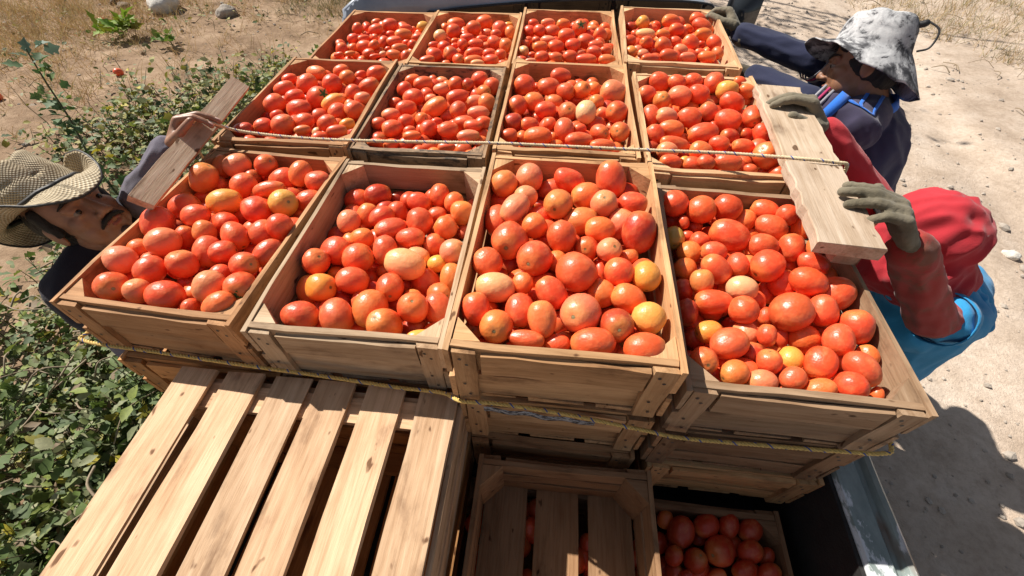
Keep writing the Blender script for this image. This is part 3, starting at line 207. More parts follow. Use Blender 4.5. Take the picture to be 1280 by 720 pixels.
B4|466 739 -3 64 54 46 -3 -19 r0;513 721 6 54 43 -47 14 10 r0;568 744 2 55 45 46 0 -19 r0;627 738 2 62 56 32 37 10 r0;707 751 2 42 32 -47 2 18 r0;659 695 2 62 55 -50 4 0 y0;419 644 2 56 46 -47 -4 17 r0;458 609 2 55 48 -5 -33 37 o0s;514 644 2 66 53 49 -9 -4 p0;569 657 5 60 50 43 -14 -21 r0;715 693 3 47 37 46 -4 -20 o0;658 621 2 68 51 48 -5 -12 r0;420 531 -3 59 44 -10 44 21 r0;460 514 6 57 42 -49 -1 9 p0;552 661 -39 69 51 22 -43 14 o1s;523 519 2 63 50 47 -14 -8 r0;581 558 2 54 45 -32 23 31 r0;603 654 -25 43 32 -47 -6 15 P1;637 714 -38 33 26 47 -10 -15 p2;624 515 3 69 55 46 -14 -12 r0;695 543 2 68 51 -2 -50 -1 r0s;722 695 -26 34 25 44 -22 -7 o1;466 454 2 66 44 50 -1 -5 o0;420 422 2 51 45 -26 37 21 r0;544 440 2 77 51 -49 -3 -8 r0;597 522 -25 39 28 13 -40 -26 r1;625 464 -16 51 40 -47 -4 16 d1;673 481 -16 38 30 -47 -2 16 d1;699 453 2 56 42 27 -21 -37 r0;578 395 3 49 37 47 -15 -3 r0;635 386 2 58 38 -48 -7 11 r0;465 382 2 77 36 -49 0 11 r0;443 347 2 53 42 -49 -1 9 p0;526 356 2 56 44 -48 11 5 o0;609 401 -31 65 52 47 5 -16 r1;444 298 2 53 36 -50 -2 5 r0;495 350 -27 31 27 -47 2 17 y1;530 306 3 42 33 49 -10 -6 r0;507 324 -17 49 38 -49 7 6 r1;583 313 2 63 41 50 -3 -4 r0;685 352 2 72 61 -34 -14 33 r0s;413 390 -16 39 29 48 9 -12 d1;644 316 -16 32 26 47 -16 -8 r1|501 559 -62 46;486 697 -54 43;427 589 -46 53;498 602 -50 47;696 616 -38 44;602 738 -43 49;445 480 -60 48;688 421 -24 50;456 330 -41 43;563 524 -58 51;574 352 -21 43;632 524 -69 46;673 512 -72 43;563 573 -64 47;635 362 -55 45;547 367 -70 51;550 710 -34 51;487 355 -65 47;550 456 -43 49;521 679 -72 47;471 440 -68 48;639 641 -73 51;545 602 -40 43;650 315 -59 50;501 389 -28 53;505 481 -54 45;470 558 -22 51;611 557 -51 48;501 451 -30 42;640 437 -41 46;440 711 -44 49;690 679 -71 48;592 458 -66 50;484 650 -45 46;665 565 -67 49;450 647 -72 50;703 493 -25 42;590 630 -51 43;553 319 -64 48;459 417 -33 47;514 421 -54 47;600 355 -73 43;649 682 -64 48;712 402 -56 42;450 537 -68 43;485 739 -73 43;565 495 -25 47;618 333 -26 43;679 738 -59 44;702 344 -56 51;461 677 -25 43;581 593 -29 48;676 653 -32 47;440 302 -65 44;657 554 -20 48;710 590 -70 44;597 692 -30 49;447 373 -70 53;710 551 -56 46;529 631 -66 42;600 696 -73 47;624 595 -66 44;553 403 -33 48;485 310 -58 44;661 511 -36 44;428 465 -26 46;519 735 -50 43;679 445 -63 42;663 406 -59 52;634 470 -65 45;541 561 -19 53;590 306 -47 46;709 631 -73 48;584 405 -70 42;711 312 -23 46;712 580 -24 43
C1|-669 1185 -45 46 38 37 23 25 r0;-658 1250 -63 31 26 26 36 22 r1;-635 1309 -63 43 29 -46 -19 -5 o1;-592 1179 -45 59 39 49 4 9 r0;-549 1235 -45 65 46 -47 -16 -1 r0;-474 1205 -45 54 32 -46 -15 11 r0;-458 1248 -63 25 22 25 23 37 r1;-411 1231 -44 47 36 45 23 3 y0;-651 1083 -45 45 33 -47 -12 -11 r0;-611 1088 -45 46 25 -44 -24 0 r0;-634 1177 -63 28 19 -49 -1 -11 r1;-573 1102 -45 39 25 40 -25 15 r0c;-538 1192 -63 36 24 47 15 5 r1;-468 1143 -45 66 40 -47 -16 -2 o0;-593 1249 -85 29 24 -39 -29 -12 d2;-524 1068 -49 47 39 -21 -33 -31 r0;-482 1066 -41 56 34 -49 -11 -4 r0;-429 1230 -68 36 25 49 10 5 p1;-407 1119 -45 42 27 -49 3 -8 r0;-587 1026 -49 59 40 -50 1 -6 r0;-545 1019 -40 41 33 43 22 12 o0;-641 1041 -63 37 31 -36 -28 -20 o1;-453 1114 -63 31 21 -49 0 -9 r1;-407 1051 -45 36 31 47 6 16 r0;-447 1016 -45 58 29 -44 -23 2 o0;-503 1046 -63 28 20 48 12 6 r1;-547 958 -45 44 29 49 2 10 r0;-531 1027 -63 33 23 -49 -3 -10 o1;-450 955 -45 54 32 50 -1 -2 o0;-403 947 -45 40 34 25 25 35 r0;-652 934 -45 38 18 49 -2 9 r0;-613 947 -45 38 18 -46 -20 -1 o0;-511 999 -63 29 20 -45 -21 -3 P1;-515 935 -45 39 16 44 23 -2 r0;-610 975 -63 36 25 -48 -10 -10 o1|-667 1271 -105 49;-610 1150 -117 50;-495 972 -88 43;-567 1104 -104 50;-519 1287 -113 44;-455 1178 -117 52;-597 1054 -84 42;-624 947 -75 43;-533 1155 -88 43;-424 923 -92 51;-513 1217 -106 50;-650 890 -73 48;-441 1320 -83 53;-665 1121 -68 50;-680 1307 -83 43;-701 1003 -94 42;-532 888 -95 50;-510 1093 -83 50;-485 1031 -119 43;-562 910 -70 43;-625 1211 -93 49;-545 939 -107 51;-498 1179 -85 45;-453 1157 -78 43;-680 1038 -114 51;-661 1170 -113 48;-618 885 -118 42;-553 1068 -75 46;-656 895 -119 50;-584 960 -115 47;-421 1085 -93 51;-423 1239 -106 47;-641 996 -100 47;-517 1289 -73 49;-578 1009 -103 43;-439 1039 -97 47;-418 995 -100 53;-485 1259 -91 49;-553 1252 -107 43;-678 1202 -89 49;-482 923 -73 54;-592 1279 -115 43;-677 1021 -67 50;-562 1297 -91 44;-631 1075 -73 45;-418 1161 -104 45;-612 903 -67 44;-481 1310 -118 43;-538 1326 -119 42;-684 953 -118 47;-693 1233 -118 47;-461 1222 -99 50;-601 1298 -77 47;-484 1061 -89 48;-668 1101 -116 50;-576 1147 -82 52;-703 1070 -68 45;-420 1275 -68 45;-434 1123 -105 43;-572 1208 -118 50;-628 1251 -111 47;-685 920 -92 43;-535 995 -113 44;-477 1122 -112 50;-553 977 -75 42;-644 1060 -111 47;-442 1286 -112 48;-701 1314 -117 46;-456 1004 -84 44;-498 934 -117 46;-620 1112 -75 44;-611 1311 -114 42;-462 973 -116 47;-669 954 -74 51;-424 1193 -76 47;-573 946 -72 42
C2|-294 1320 -64 75 51 -50 -6 1 o1;-278 1198 -46 56 51 -45 -18 13 r0;-205 1242 -46 61 50 48 13 2 r0;-171 1312 -46 66 49 48 13 0 o0;-99 1243 -46 60 54 -49 6 -7 r0;-75 1343 -64 34 22 -50 -4 -1 y1;-153 1252 -64 41 27 50 -4 5 p1;-52 1211 -46 46 41 3 -35 -36 o0;-321 1145 -45 49 41 45 20 7 P0;-106 1190 -46 43 33 -50 4 -5 r0;-242 1254 -64 33 22 -50 -5 -3 r1;-327 1059 -46 39 23 -47 -17 0 r0;-301 1158 -69 39 27 -49 -11 -2 r1;-213 1138 -46 53 33 -50 1 -5 r0;-154 1135 -46 45 25 -48 -15 2 r0;-265 1153 -64 31 21 -45 -23 3 o1;-103 1106 -46 50 45 -48 7 11 r0;-77 1172 -64 28 20 -50 0 -3 o1;-284 1044 -46 46 39 -48 1 -12 r0;-219 1076 -45 39 37 32 -34 -18 r0;-170 1089 -46 57 32 -50 -4 -2 r0;-54 1078 -46 49 47 -14 -12 -46 o0;-303 970 -46 57 45 -49 -6 -8 r0;-245 985 -46 52 47 -29 -29 29 r0;-221 1081 -74 38 27 -50 2 -7 r1;-161 1007 -46 65 33 -50 -6 -2 r0;-134 1117 -64 43 29 49 12 -1 p1;-105 1004 -46 48 32 48 12 -1 r0;-64 999 -46 42 35 -49 8 -7 r0;-210 941 -46 49 35 37 -30 16 r0s;-319 927 -46 53 28 48 13 1 r0;-154 939 -47 68 35 -45 -21 5 o0;-136 918 -46 48 22 -49 -11 1 P0;-91 949 -46 54 35 49 -6 6 r0;-46 929 -46 32 19 49 8 -1 r0;-257 944 -64 32 23 -50 -2 -6 o1;-222 1260 -86 41 28 -50 -4 -3 r2;-256 1105 -64 31 21 44 24 -3 r1|-287 1026 -106 50;-335 973 -85 46;-254 1305 -86 49;-72 1306 -94 54;-77 957 -119 52;-341 1244 -90 49;-127 1236 -106 46;-182 971 -118 46;-305 1109 -119 51;-181 1246 -113 51;-171 1130 -76 45;-241 1135 -94 48;-183 1038 -73 54;-316 1200 -90 46;-95 1189 -111 48;-231 1178 -78 46;-293 1261 -77 43;-226 1293 -121 45;-55 1092 -97 46;-145 948 -93 53;-193 957 -75 42;-169 1317 -92 51;-297 934 -104 54;-285 994 -77 50;-60 1133 -90 44;-272 1067 -83 51;-230 1033 -101 52;-118 1034 -76 42;-61 1272 -66 45;-338 1120 -91 49;-103 1273 -108 44;-223 994 -117 46;-121 997 -102 47;-137 1199 -82 43;-190 904 -105 49;-193 1200 -101 42;-232 918 -82 49;-140 1073 -85 52;-134 908 -106 50;-102 1108 -86 44;-155 1277 -99 44;-58 1018 -88 48;-334 1080 -110 44;-243 945 -113 46;-343 1159 -115 46;-267 901 -96 47;-326 1023 -66 46;-169 1176 -77 45;-267 1229 -103 43;-210 1072 -119 45;-282 1163 -118 48;-293 1102 -71 43;-54 1170 -93 42;-129 1152 -86 51;-219 1337 -105 47;-167 1011 -120 49;-124 1324 -100 47;-338 1027 -121 43;-72 1234 -86 47;-345 1275 -120 45;-339 910 -84 50;-68 971 -78 43;-58 907 -118 42;-188 1090 -83 46;-256 1102 -117 50;-213 1160 -112 49;-85 917 -73 46;-151 1133 -114 42;-308 1312 -114 52;-334 1299 -73 42;-107 1078 -121 49;-236 1219 -70 44;-235 1205 -117 53;-138 1047 -120 49;-313 1070 -79 42;-313 1233 -118 45
C3|38 1229 -17 41 30 50 -1 0 r0;28 1161 -21 44 38 -49 11 -3 r0;67 1149 -14 46 40 -49 11 0 r0;94 1241 -17 55 30 -49 -10 3 p0;155 1231 -17 55 38 -48 -13 7 o0;114 1155 -17 59 42 50 -6 1 r0;219 1206 -17 62 55 4 -40 30 r0c;170 1117 -17 63 48 -49 -5 5 r0;272 1244 -35 47 31 50 -1 -4 o1;296 1144 -17 49 43 -47 -2 18 r0;324 1195 -35 44 37 -25 26 35 o1;260 1197 -35 42 28 50 -4 -2 r1;241 1072 -17 62 47 -50 3 5 r0;60 1067 -17 31 22 -49 11 -4 r0;29 1109 -35 34 26 -47 -17 6 r1;104 1072 -17 55 27 -49 11 -4 p0;18 1075 -35 37 26 -49 9 -4 r1;80 1006 -17 54 36 -49 -9 4 o0;135 1016 -17 57 41 -49 -8 5 r0;196 1035 -17 54 41 50 2 -5 r0;278 1044 -17 53 29 50 1 4 r0;22 964 -17 46 31 33 -34 14 P0c;270 982 -17 52 37 -48 15 -2 r0;313 999 -17 42 26 49 9 -7 r0;333 1080 -35 29 22 -49 -5 10 r1;188 931 -17 52 41 47 14 -10 r0;227 1015 -35 32 22 -46 -16 9 p1;91 921 -17 50 36 -50 -5 3 r0;138 921 -17 49 33 50 -2 0 r0;243 917 -17 69 33 50 -1 0 r0;314 920 -17 57 33 50 1 -3 o0;23 894 -17 34 21 -49 7 -4 r0;55 885 -17 37 17 -50 -2 0 p0;54 980 -35 29 20 47 15 -5 r1;151 932 -39 35 24 -49 9 -3 o1|88 972 -46 45;183 1052 -81 46;62 1008 -77 52;150 1130 -90 44;263 879 -84 42;230 1302 -84 52;34 1289 -60 47;270 1197 -69 44;210 1229 -86 47;289 1175 -42 44;141 918 -75 51;296 1012 -50 48;156 1239 -73 47;314 949 -47 49;122 1027 -61 42;254 1119 -67 45;103 1214 -57 44;41 951 -54 52;32 1191 -63 52;262 940 -70 50;111 1136 -89 46;37 1048 -79 50;77 1173 -56 54;93 1270 -59 42;259 1080 -92 42;146 1173 -46 48;315 1053 -40 47;164 1091 -83 47;196 1180 -72 44;194 976 -60 48;184 892 -68 49;237 1021 -71 49;280 1271 -80 54;155 1295 -73 53;156 1007 -54 45;212 1143 -63 48;78 1125 -66 45;305 1139 -63 42;277 1315 -78 43;150 971 -72 49;133 1123 -46 44;123 1075 -75 49;307 976 -78 46;307 899 -86 49;59 1228 -54 43;202 921 -91 42;204 1090 -56 51;318 1102 -72 44;77 897 -56 49;125 890 -42 50;240 1306 -41 43;44 874 -72 48;31 1148 -78 47;124 949 -47 50;279 1010 -91 44;317 1244 -81 45;192 1233 -44 45;135 879 -90 42;293 1106 -39 44;275 887 -46 47;154 1194 -84 51;222 917 -57 48;318 1269 -38 42;245 981 -78 47;200 1279 -43 45;123 1244 -46 43;274 1287 -40 43;100 1304 -82 44;233 1261 -65 44;79 936 -71 44;46 1241 -92 50;315 886 -42 44;296 1068 -88 50;82 1060 -87 45;107 1188 -87 45;71 1085 -44 52
C4|454 1214 5 54 44 -34 -31 20 y0s;414 1223 -13 45 30 49 -7 -4 d1;510 1243 -13 35 30 -44 3 24 r1;561 1236 5 72 46 -48 -10 11 o0;667 1273 5 63 41 -49 8 8 r0;670 1201 5 74 45 45 -18 -13 r0;660 1122 5 60 39 -48 -11 7 o0;494 1211 -13 41 28 -49 4 7 r1;454 1101 5 67 34 50 0 -4 P0;571 1156 5 54 40 -47 -6 15 r0;596 1187 -13 50 41 41 -15 -25 r1;626 1225 -13 37 28 -47 12 13 o1;708 1220 -13 35 26 20 -39 -24 o1;516 1107 5 49 30 -50 -1 7 o0;391 1160 -13 26 18 -50 2 6 r1;423 1149 -13 31 25 44 -22 -6 r1;449 1023 5 54 39 -34 -33 17 r0s;394 1039 5 45 32 49 2 -8 r0;507 1007 5 56 44 -47 -2 16 r0;563 1097 -13 42 31 -45 21 4 r1;603 1034 5 59 48 -44 13 21 r0;685 1047 5 53 42 -36 31 15 r0;562 974 5 46 32 48 -14 -6 p0;392 936 5 41 35 -46 14 14 y0;422 1003 -13 35 30 45 -18 -13 p1;515 920 5 61 38 49 8 -9 r0;430 924 5 38 29 -49 3 9 p0;450 890 5 60 28 -49 -11 4 r0;575 915 5 53 29 47 13 -10 p0;635 1000 -13 39 28 -48 10 11 r1;639 921 5 56 35 49 -6 -6 o0;680 958 5 42 34 31 -33 -22 o0;391 864 5 32 18 49 5 -6 r0;673 1141 -35 30 24 -42 18 20 d2|559 1217 -50 53;564 890 -69 54;447 909 -38 48;560 1167 -61 49;495 988 -69 45;438 961 -35 53;609 1244 -40 42;639 912 -68 50;646 1261 -38 44;626 1075 -50 47;414 1211 -67 52;585 1121 -39 52;418 1164 -58 52;403 895 -40 43;508 1055 -16 43;516 898 -33 45;507 1293 -43 50;568 1014 -51 45;469 1047 -66 53;689 1225 -52 43;544 1051 -55 49;424 1077 -23 45;619 1166 -61 50;473 1232 -68 53;452 1259 -20 45;651 885 -34 48;472 1138 -36 51;489 1026 -35 43;411 1257 -53 50;663 929 -28 49;557 1285 -55 42;604 866 -54 51;440 1035 -31 48;447 1202 -35 51;535 1115 -63 52;609 942 -61 46;664 852 -63 44;624 1000 -66 48;542 950 -18 52;683 1008 -56 43;655 1183 -34 46;673 955 -64 46;413 1043 -64 45;522 954 -59 52;442 1116 -60 48;673 1113 -65 48;598 1277 -15 50;461 871 -65 44;482 968 -31 48;662 983 -35 48;506 1198 -44 49;597 1286 -59 45;669 1277 -64 43;627 1124 -21 45;571 860 -20 45;433 1295 -41 46;501 917 -67 45;484 1093 -34 48;405 1090 -57 45;696 1179 -24 44;681 899 -63 43;643 1033 -43 50;680 1063 -40 44;586 1049 -30 44;465 1173 -66 53;513 1251 -46 47;427 1001 -60 53;591 908 -33 43;515 1128 -25 43;542 1176 -20 50;635 1219 -69 51;691 1159 -66 43;532 1006 -44 43;508 1066 -68 43;682 855 -21 50;597 987 -23 52
D1|524 -399 -510 68 54 -20 -38 -26 r0;584 -379 -510 60 48 -40 -26 -13 r0;635 -375 -510 56 40 -16 -39 -27 r0;685 -377 -514 58 45 -30 -37 -14 r0;608 -426 -510 77 59 -37 -21 26 r0s;673 -422 -510 55 44 41 25 14 r0;549 -452 -510 58 46 6 12 48 d0s;502 -449 -510 45 35 15 34 34 r0;650 -461 -506 53 38 -43 -24 -10 r0;704 -459 -510 52 36 41 23 17 r0;496 -372 -528 43 34 -18 -41 -22 o1;598 -474 -528 40 27 42 17 22 o1;715 -425 -528 42 29 -18 -37 -28 d1;527 -482 -520 32 22 -41 -15 -23 r1;577 -399 -550 35 29 39 28 15 d2;506 -474 -537 39 31 35 21 29 r1|452 -512 -583 44;530 -485 -562 43;472 -668 -544 53;554 -742 -551 51;621 -681 -554 48;619 -633 -575 44;638 -766 -530 48;683 -726 -542 44;605 -474 -575 43;495 -688 -577 48;569 -461 -552 43;689 -620 -547 52;555 -798 -572 44;618 -536 -561 49;536 -641 -547 47;446 -587 -577 53;677 -576 -579 46;513 -547 -545 42;578 -612 -573 44;647 -562 -531 50;674 -809 -574 51;643 -490 -551 45;619 -421 -582 49;532 -583 -578 50;654 -403 -558 50;677 -452 -548 47;700 -755 -574 44;466 -547 -574 46;448 -605 -538 46;440 -494 -539 45;622 -793 -585 50;427 -460 -566 45;586 -665 -530 43;460 -788 -555 44;602 -573 -531 47;636 -741 -574 44;470 -739 -565 53;480 -419 -553 46;527 -756 -585 49;520 -417 -569 50;518 -792 -547 45;448 -666 -584 45;545 -677 -580 53;700 -508 -533 44;593 -797 -541 45;452 -389 -562 48;634 -821 -554 43;592 -716 -584 46;496 -610 -574 43;704 -797 -538 43;555 -381 -569 44;554 -538 -564 46;690 -684 -560 53;677 -509 -566 43;503 -520 -575 53;632 -575 -579 51;421 -809 -566 44;642 -610 -542 45;571 -498 -566 49;423 -536 -550 43;483 -573 -550 43;517 -605 -544 44;691 -471 -584 44;494 -465 -579 53;437 -722 -543 47;696 -415 -580 53;474 -532 -535 44;712 -576 -557 44;711 -528 -583 48;555 -704 -533 44;649 -660 -577 43;506 -705 -537 49;604 -725 -544 48;449 -430 -583 46;588 -571 -575 51;562 -570 -544 42
"""
# ---------------------------------------------------------------- boards and crates
_bc = {}
def board_me(l, wd, th, var):
    key = (round(l,3), round(wd,3), round(th,4), var)
    if key in _bc: return _bc[key]
    r = random.Random(hash(key) & 0xffff); n = 5; V = []; bow = r.uniform(-.0018,.0018); ph = r.uniform(0,6)
    for i in range(n+1):
        u = i/n-.5; x = u*l
        for sy, sz in ((-1,-1),(1,-1),(1,1),(-1,1)):
            V.append((x + (r.uniform(-.002,.001) if i in (0,n) else 0), sy*wd/2 + r.uniform(-.0019,.0019), sz*th/2 + bow*math.sin(u*5+ph) + r.uniform(-.0006,.0006)))
    F = [(0,1,2,3), (n*4+3,n*4+2,n*4+1,n*4)]
    for i in range(n):
        for k in range(4): a, b_ = i*4+k, i*4+(k+1)%4; F.append((b_, a, a+4, b_+4))
    me = pydata('board', V, [tuple(reversed(f)) for f in F]); me.materials.append(WOOD)
    bv = bmesh.new(); bv.from_mesh(me); bmesh.ops.recalc_face_normals(bv, faces=bv.faces); bv.to_mesh(me); bv.free()
    _bc[key] = me; return me
def nailed_me(l, wd, th, spots):
    # board with small proud nail heads on its +z face
    me0 = board_me(l, wd, th, 77); bm = bmesh.new(); bm.from_mesh(me0)
    for sx, sy in spots:
        vs = [bm.verts.new((sx+.0032*math.cos(a*1.047), sy+.0032*math.sin(a*1.047), th/2+.0012)) for a in range(6)]
        f = bm.faces.new(vs); f.material_index = 1
    me = bpy.data.meshes.new('nailed_board'); bm.to_mesh(me); bm.free(); me.materials.append(WOOD); me.materials.append(NAIL); return me
def place_board(name, par, l, wd, th, loc, xz, tint, me=None):
    X, Zv = Vector(xz[0]), Vector(xz[1]); rot = Matrix((X, Zv.cross(X), Zv)).transposed().to_euler()
    o = mesh_obj(name, me or board_me(l, wd, th, random.randrange(4)), None, par, loc, rot)
    k = random.uniform(.82, 1.12); h = random.uniform(-.035,.035)
    o.color = (tint[0]*k*(1+h), tint[1]*k, tint[2]*k*(1-h), 1); return o
def prism_me(s, h):
    V = [(0,0,0),(s,0,0),(0,s,0),(0,0,-h),(s,0,-h),(0,s,-h)]
    F = [(0,1,2),(5,4,3),(0,3,4,1),(1,4,5,2),(2,5,3,0)]
    me = pydata('corner_post', V, F); me.materials.append(WOOD); return me
_pm = {}
HP = math.pi/2
def crate(x, y, z, rz, label, group, tint, W=W_, L=L_, H=H_, nend=2, nbot=3, flip=False, name='wooden_crate', trim=None, slats=None):
    """z is the rim level (or the upper face when flipped)"""
    t = empty(name, (x, y, z-H), rz, label, 'crate', group)
    if flip: t.rotation_euler = (math.pi, 0, rz); t.location = (x, y, z)
    th = .009
    def Z(a): return a + H        # local coordinates: rim 0 -> H above the empty
    trim = trim or tint
    # long sides, two planks each
    ph = (H-.012)/2 - .008
    for sx in (-1, 1):
        for k in range(2):
            zc = -.001 - ph/2 - k*(ph+.013)
            place_board('side_board', t, L, ph, th, (sx*(W/2-th/2), 0, Z(zc)), ((0,1,0),(sx,0,0)), trim)
    # ends: inner planks
    gp = .013 if nend == 2 else .009; nh = (H-.004)/nend - gp
    for sy in (-1, 1):
        for k in range(nend):
            zc = -.0025 - nh/2 - k*(nh+gp)
            place_board('end_board', t, W-2*th-.001, nh, .011, (0, sy*(L/2-.0155), Z(zc)), ((1,0,0),(0,sy,0)), tint)
        # outer battens and cross slat
        key = (round(H,3), 'b')
        if key not in _pm: _pm[key] = nailed_me(H-.008, .037, .0095, [(H*.36,.006),(H*.27,-.004),(-H*.12,.004),(-H*.34,-.003)])
        for sx in (-1, 1):
            place_board('batten', t, 0, 0, 0, (sx*(W/2-.0283), sy*(L/2-.005), Z(-.006-(H-.008)/2)), ((0,0,1),(0,sy,0)), tint, _pm[key])
        sl_ = W-.105
        place_board('cross_slat', t, sl_, nh-.012, .0085, (.004, sy*(L/2-.005), Z(-.0075-nh/2)), ((1,0,0),(0,sy,0)), tint)
        if nend == 2 and False: place_board('cross_slat', t, sl_, nh-.018, .0085, (.002, sy*(L/2-.0052), Z(-.009-nh-nh/2)), ((1,0,0),(0,sy,0)), tint)
    # triangular corner posts
    key = ('p', round(H,3))
    if key not in _pm: _pm[key] = prism_me(.043, H-.016)
    for k, (sx, sy) in enumerate(((-1,-1),(1,-1),(1,1),(-1,1))):
        o = mesh_obj('corner_post', _pm[key], None, t, (sx*(W/2-th-.0006), sy*(L/2-.0216), Z(-.004)), (0,0,k*HP)); c = random.uniform(.95,1.2); o.color = (trim[0]*c, trim[1]*c, trim[2]*c, 1)
    # bottom
    bw = (W-.004)/nbot - (.022 if nbot == 3 else .014)
    for k in range(nbot):
        xc = -W/2 + (k+.5)*W/nbot + random.uniform(-.003,.003)
        if slats: xc, bw = (slats[k][0]+slats[k][1])/2, slats[k][1]-slats[k][0]
        place_board('bottom_slat', t, L-.022 if not flip else L+.004, bw, .009, (xc, 0, Z(-H+.0045)), ((0,1,0),(0,0,-1)), tint)
    if nbot != 3:
        for sy in (-1, 1): place_board('cross_bar', t, W-.03, .05, .012, (0, sy*(L/2-.047), Z(-H+.0165)), ((1,0,0),(0,0,1)), tint)
    return t
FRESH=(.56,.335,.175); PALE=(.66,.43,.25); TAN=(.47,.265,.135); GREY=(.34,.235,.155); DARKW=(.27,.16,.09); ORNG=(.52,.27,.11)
CR = {'A1':[-.555,.008,-.015,-.038],'A2':[-.182,-.004,-.017,.008],'A3':[.201,-.047,.054,0],'A4':[.581,-.045,-.003,-.012],
 'B1':[-.564,.555,-.006,.025],'B2':[-.197,.56,-.014,.017],'B3':[.187,.552,.016,.007],'B4':[.566,.506,.014,.006],
 'C1':[-.559,1.104,-.033,.023],'C2':[-.2,1.118,-.028,.01],'C3':[.174,1.093,-.001,.013],'C4':[.548,1.076,.023,-.026]}
ROWN = {'A':'nearest row','B':'middle row','C':'far row by the cab'}; ROWS={'A':'nearest row','B':'middle row','C':'far row'}; COLN = {'1':'leftmost','2':'second','3':'third','4':'rightmost'}
LOOK = {'A1':('tan',TAN),'A2':('greyish brown',(.47,.345,.235)),'A3':('pale tan',FRESH),'A4':('weathered dark',GREY),'B1':('brown',TAN),'B2':('black-stained grey',GREY),'B3':('pale',FRESH),'B4':('fresh pale',PALE),'C1':('tan',TAN),'C2':('tan',FRESH),'C3':('light brown',FRESH),'C4':('very pale',PALE)}
for k, (x, y, z, rz) in CR.items():
    crate(x, y, z, rz, f'{LOOK[k][0]} wooden crate heaped with tomatoes, {COLN[k[1]]} in the {ROWN[k[0]]}', 'top layer of tomato crates', LOOK[k][1], trim=tuple(c*1.08 for c in LOOK[k][1]))  # rim boards paler than the shaded ends: sunlight put into their tint
L2 = [('A1',-.545,-.005,-.187,'tan'),('A2',-.18,-.002,-.189,''),('A3',.205,-.035,-.148,''),('A4',.580,-.045,-.172,''),('B1',-.55,.55,-.18,''),('B4',.565,.52,-.17,''),('C1',-.555,1.10,-.205,''),('C4',.55,1.08,-.17,'')]
BEL = {'A1':'orange brown crate under the leftmost crate of the nearest row','A2':'crate under the second crate of the nearest row, behind the upturned crate','A3':'brown crate with pencil loops under the raised third crate of the nearest row','A4':'dark weathered crate under the rightmost crate of the nearest row','B1':'crate under the leftmost crate of the middle row','B4':'crate under the rightmost crate of the middle row','C1':'crate under the leftmost crate of the far row','C4':'crate under the rightmost crate of the far row'}
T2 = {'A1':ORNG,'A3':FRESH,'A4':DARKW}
for k, x, y, z, _ in L2: crate(x, y, z, 0, BEL[k], 'second layer of crates', T2.get(k, TAN), nend=2 if k != 'A4' else 3)
crate(.597, -.05, -.340, 0, 'bright orange tan crate, lowest under the stack beside the truck bed wall', 'third layer of crates', (.62,.36,.17), nend=3)
crate(.205, -.045, -.318, 0, 'shaded crate behind the empty crate, third layer down', 'third layer of crates', TAN, nend=3)
crate(-.265, -.573, -.167, .004, 'large upturned crate with six pale bottom slats facing up', None, (.66,.455,.30), W=.585, L=.585, nbot=6, flip=True, name='upturned_crate', slats=[(-.292,-.215),(-.190,-.115),(-.088,-.015),(.000,.074),(.102,.176),(.208,.283)])
crate(-.262, -.575, -.336, 0, 'wide crate under the large upturned crate', 'wide crates under the upturned crate', ORNG, W=.58, L=.58, nbot=6)
crate(.240, -.597, -.320, .012, 'empty open crate with three wide bottom slats, in front of the stack', None, (.34,.20,.11), nend=3, name='empty_crate')  # darker tint: the shade over this crate put into its wood colour
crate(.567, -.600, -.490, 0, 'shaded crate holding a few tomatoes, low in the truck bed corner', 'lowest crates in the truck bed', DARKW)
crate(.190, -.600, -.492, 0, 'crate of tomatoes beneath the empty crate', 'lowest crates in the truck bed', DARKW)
# black smears on the rim of the stained crate: dirty rim laths
def dirt_mat():
    m = wood_mat('stained_wood'); t = m.node_tree; b = t.nodes['Principled BSDF']; src = b.inputs['Base Color'].links[0].from_socket
    n = noise_n(t, obj_coord(t, (10, 30, 30)), 2.2, 6, .7)
    t.links.new(mixc(t, 'MIX', ramp(t, n, [(.50, (0,0,0)), (.60, (.85,.85,.85))]), src, (.045,.04,.035)), b.inputs['Base Color']); return m
DIRT = dirt_mat()
for o in list(COL.objects):
    if o.parent and o.parent.name.startswith('wooden_crate') and 'black-stained' in str(o.parent.get('label')) and o.name.split('.')[0] in ('end_board','cross_slat','batten','side_board','corner_post'):
        o.data = o.data.copy(); o.data.materials.clear(); o.data.materials.append(DIRT)
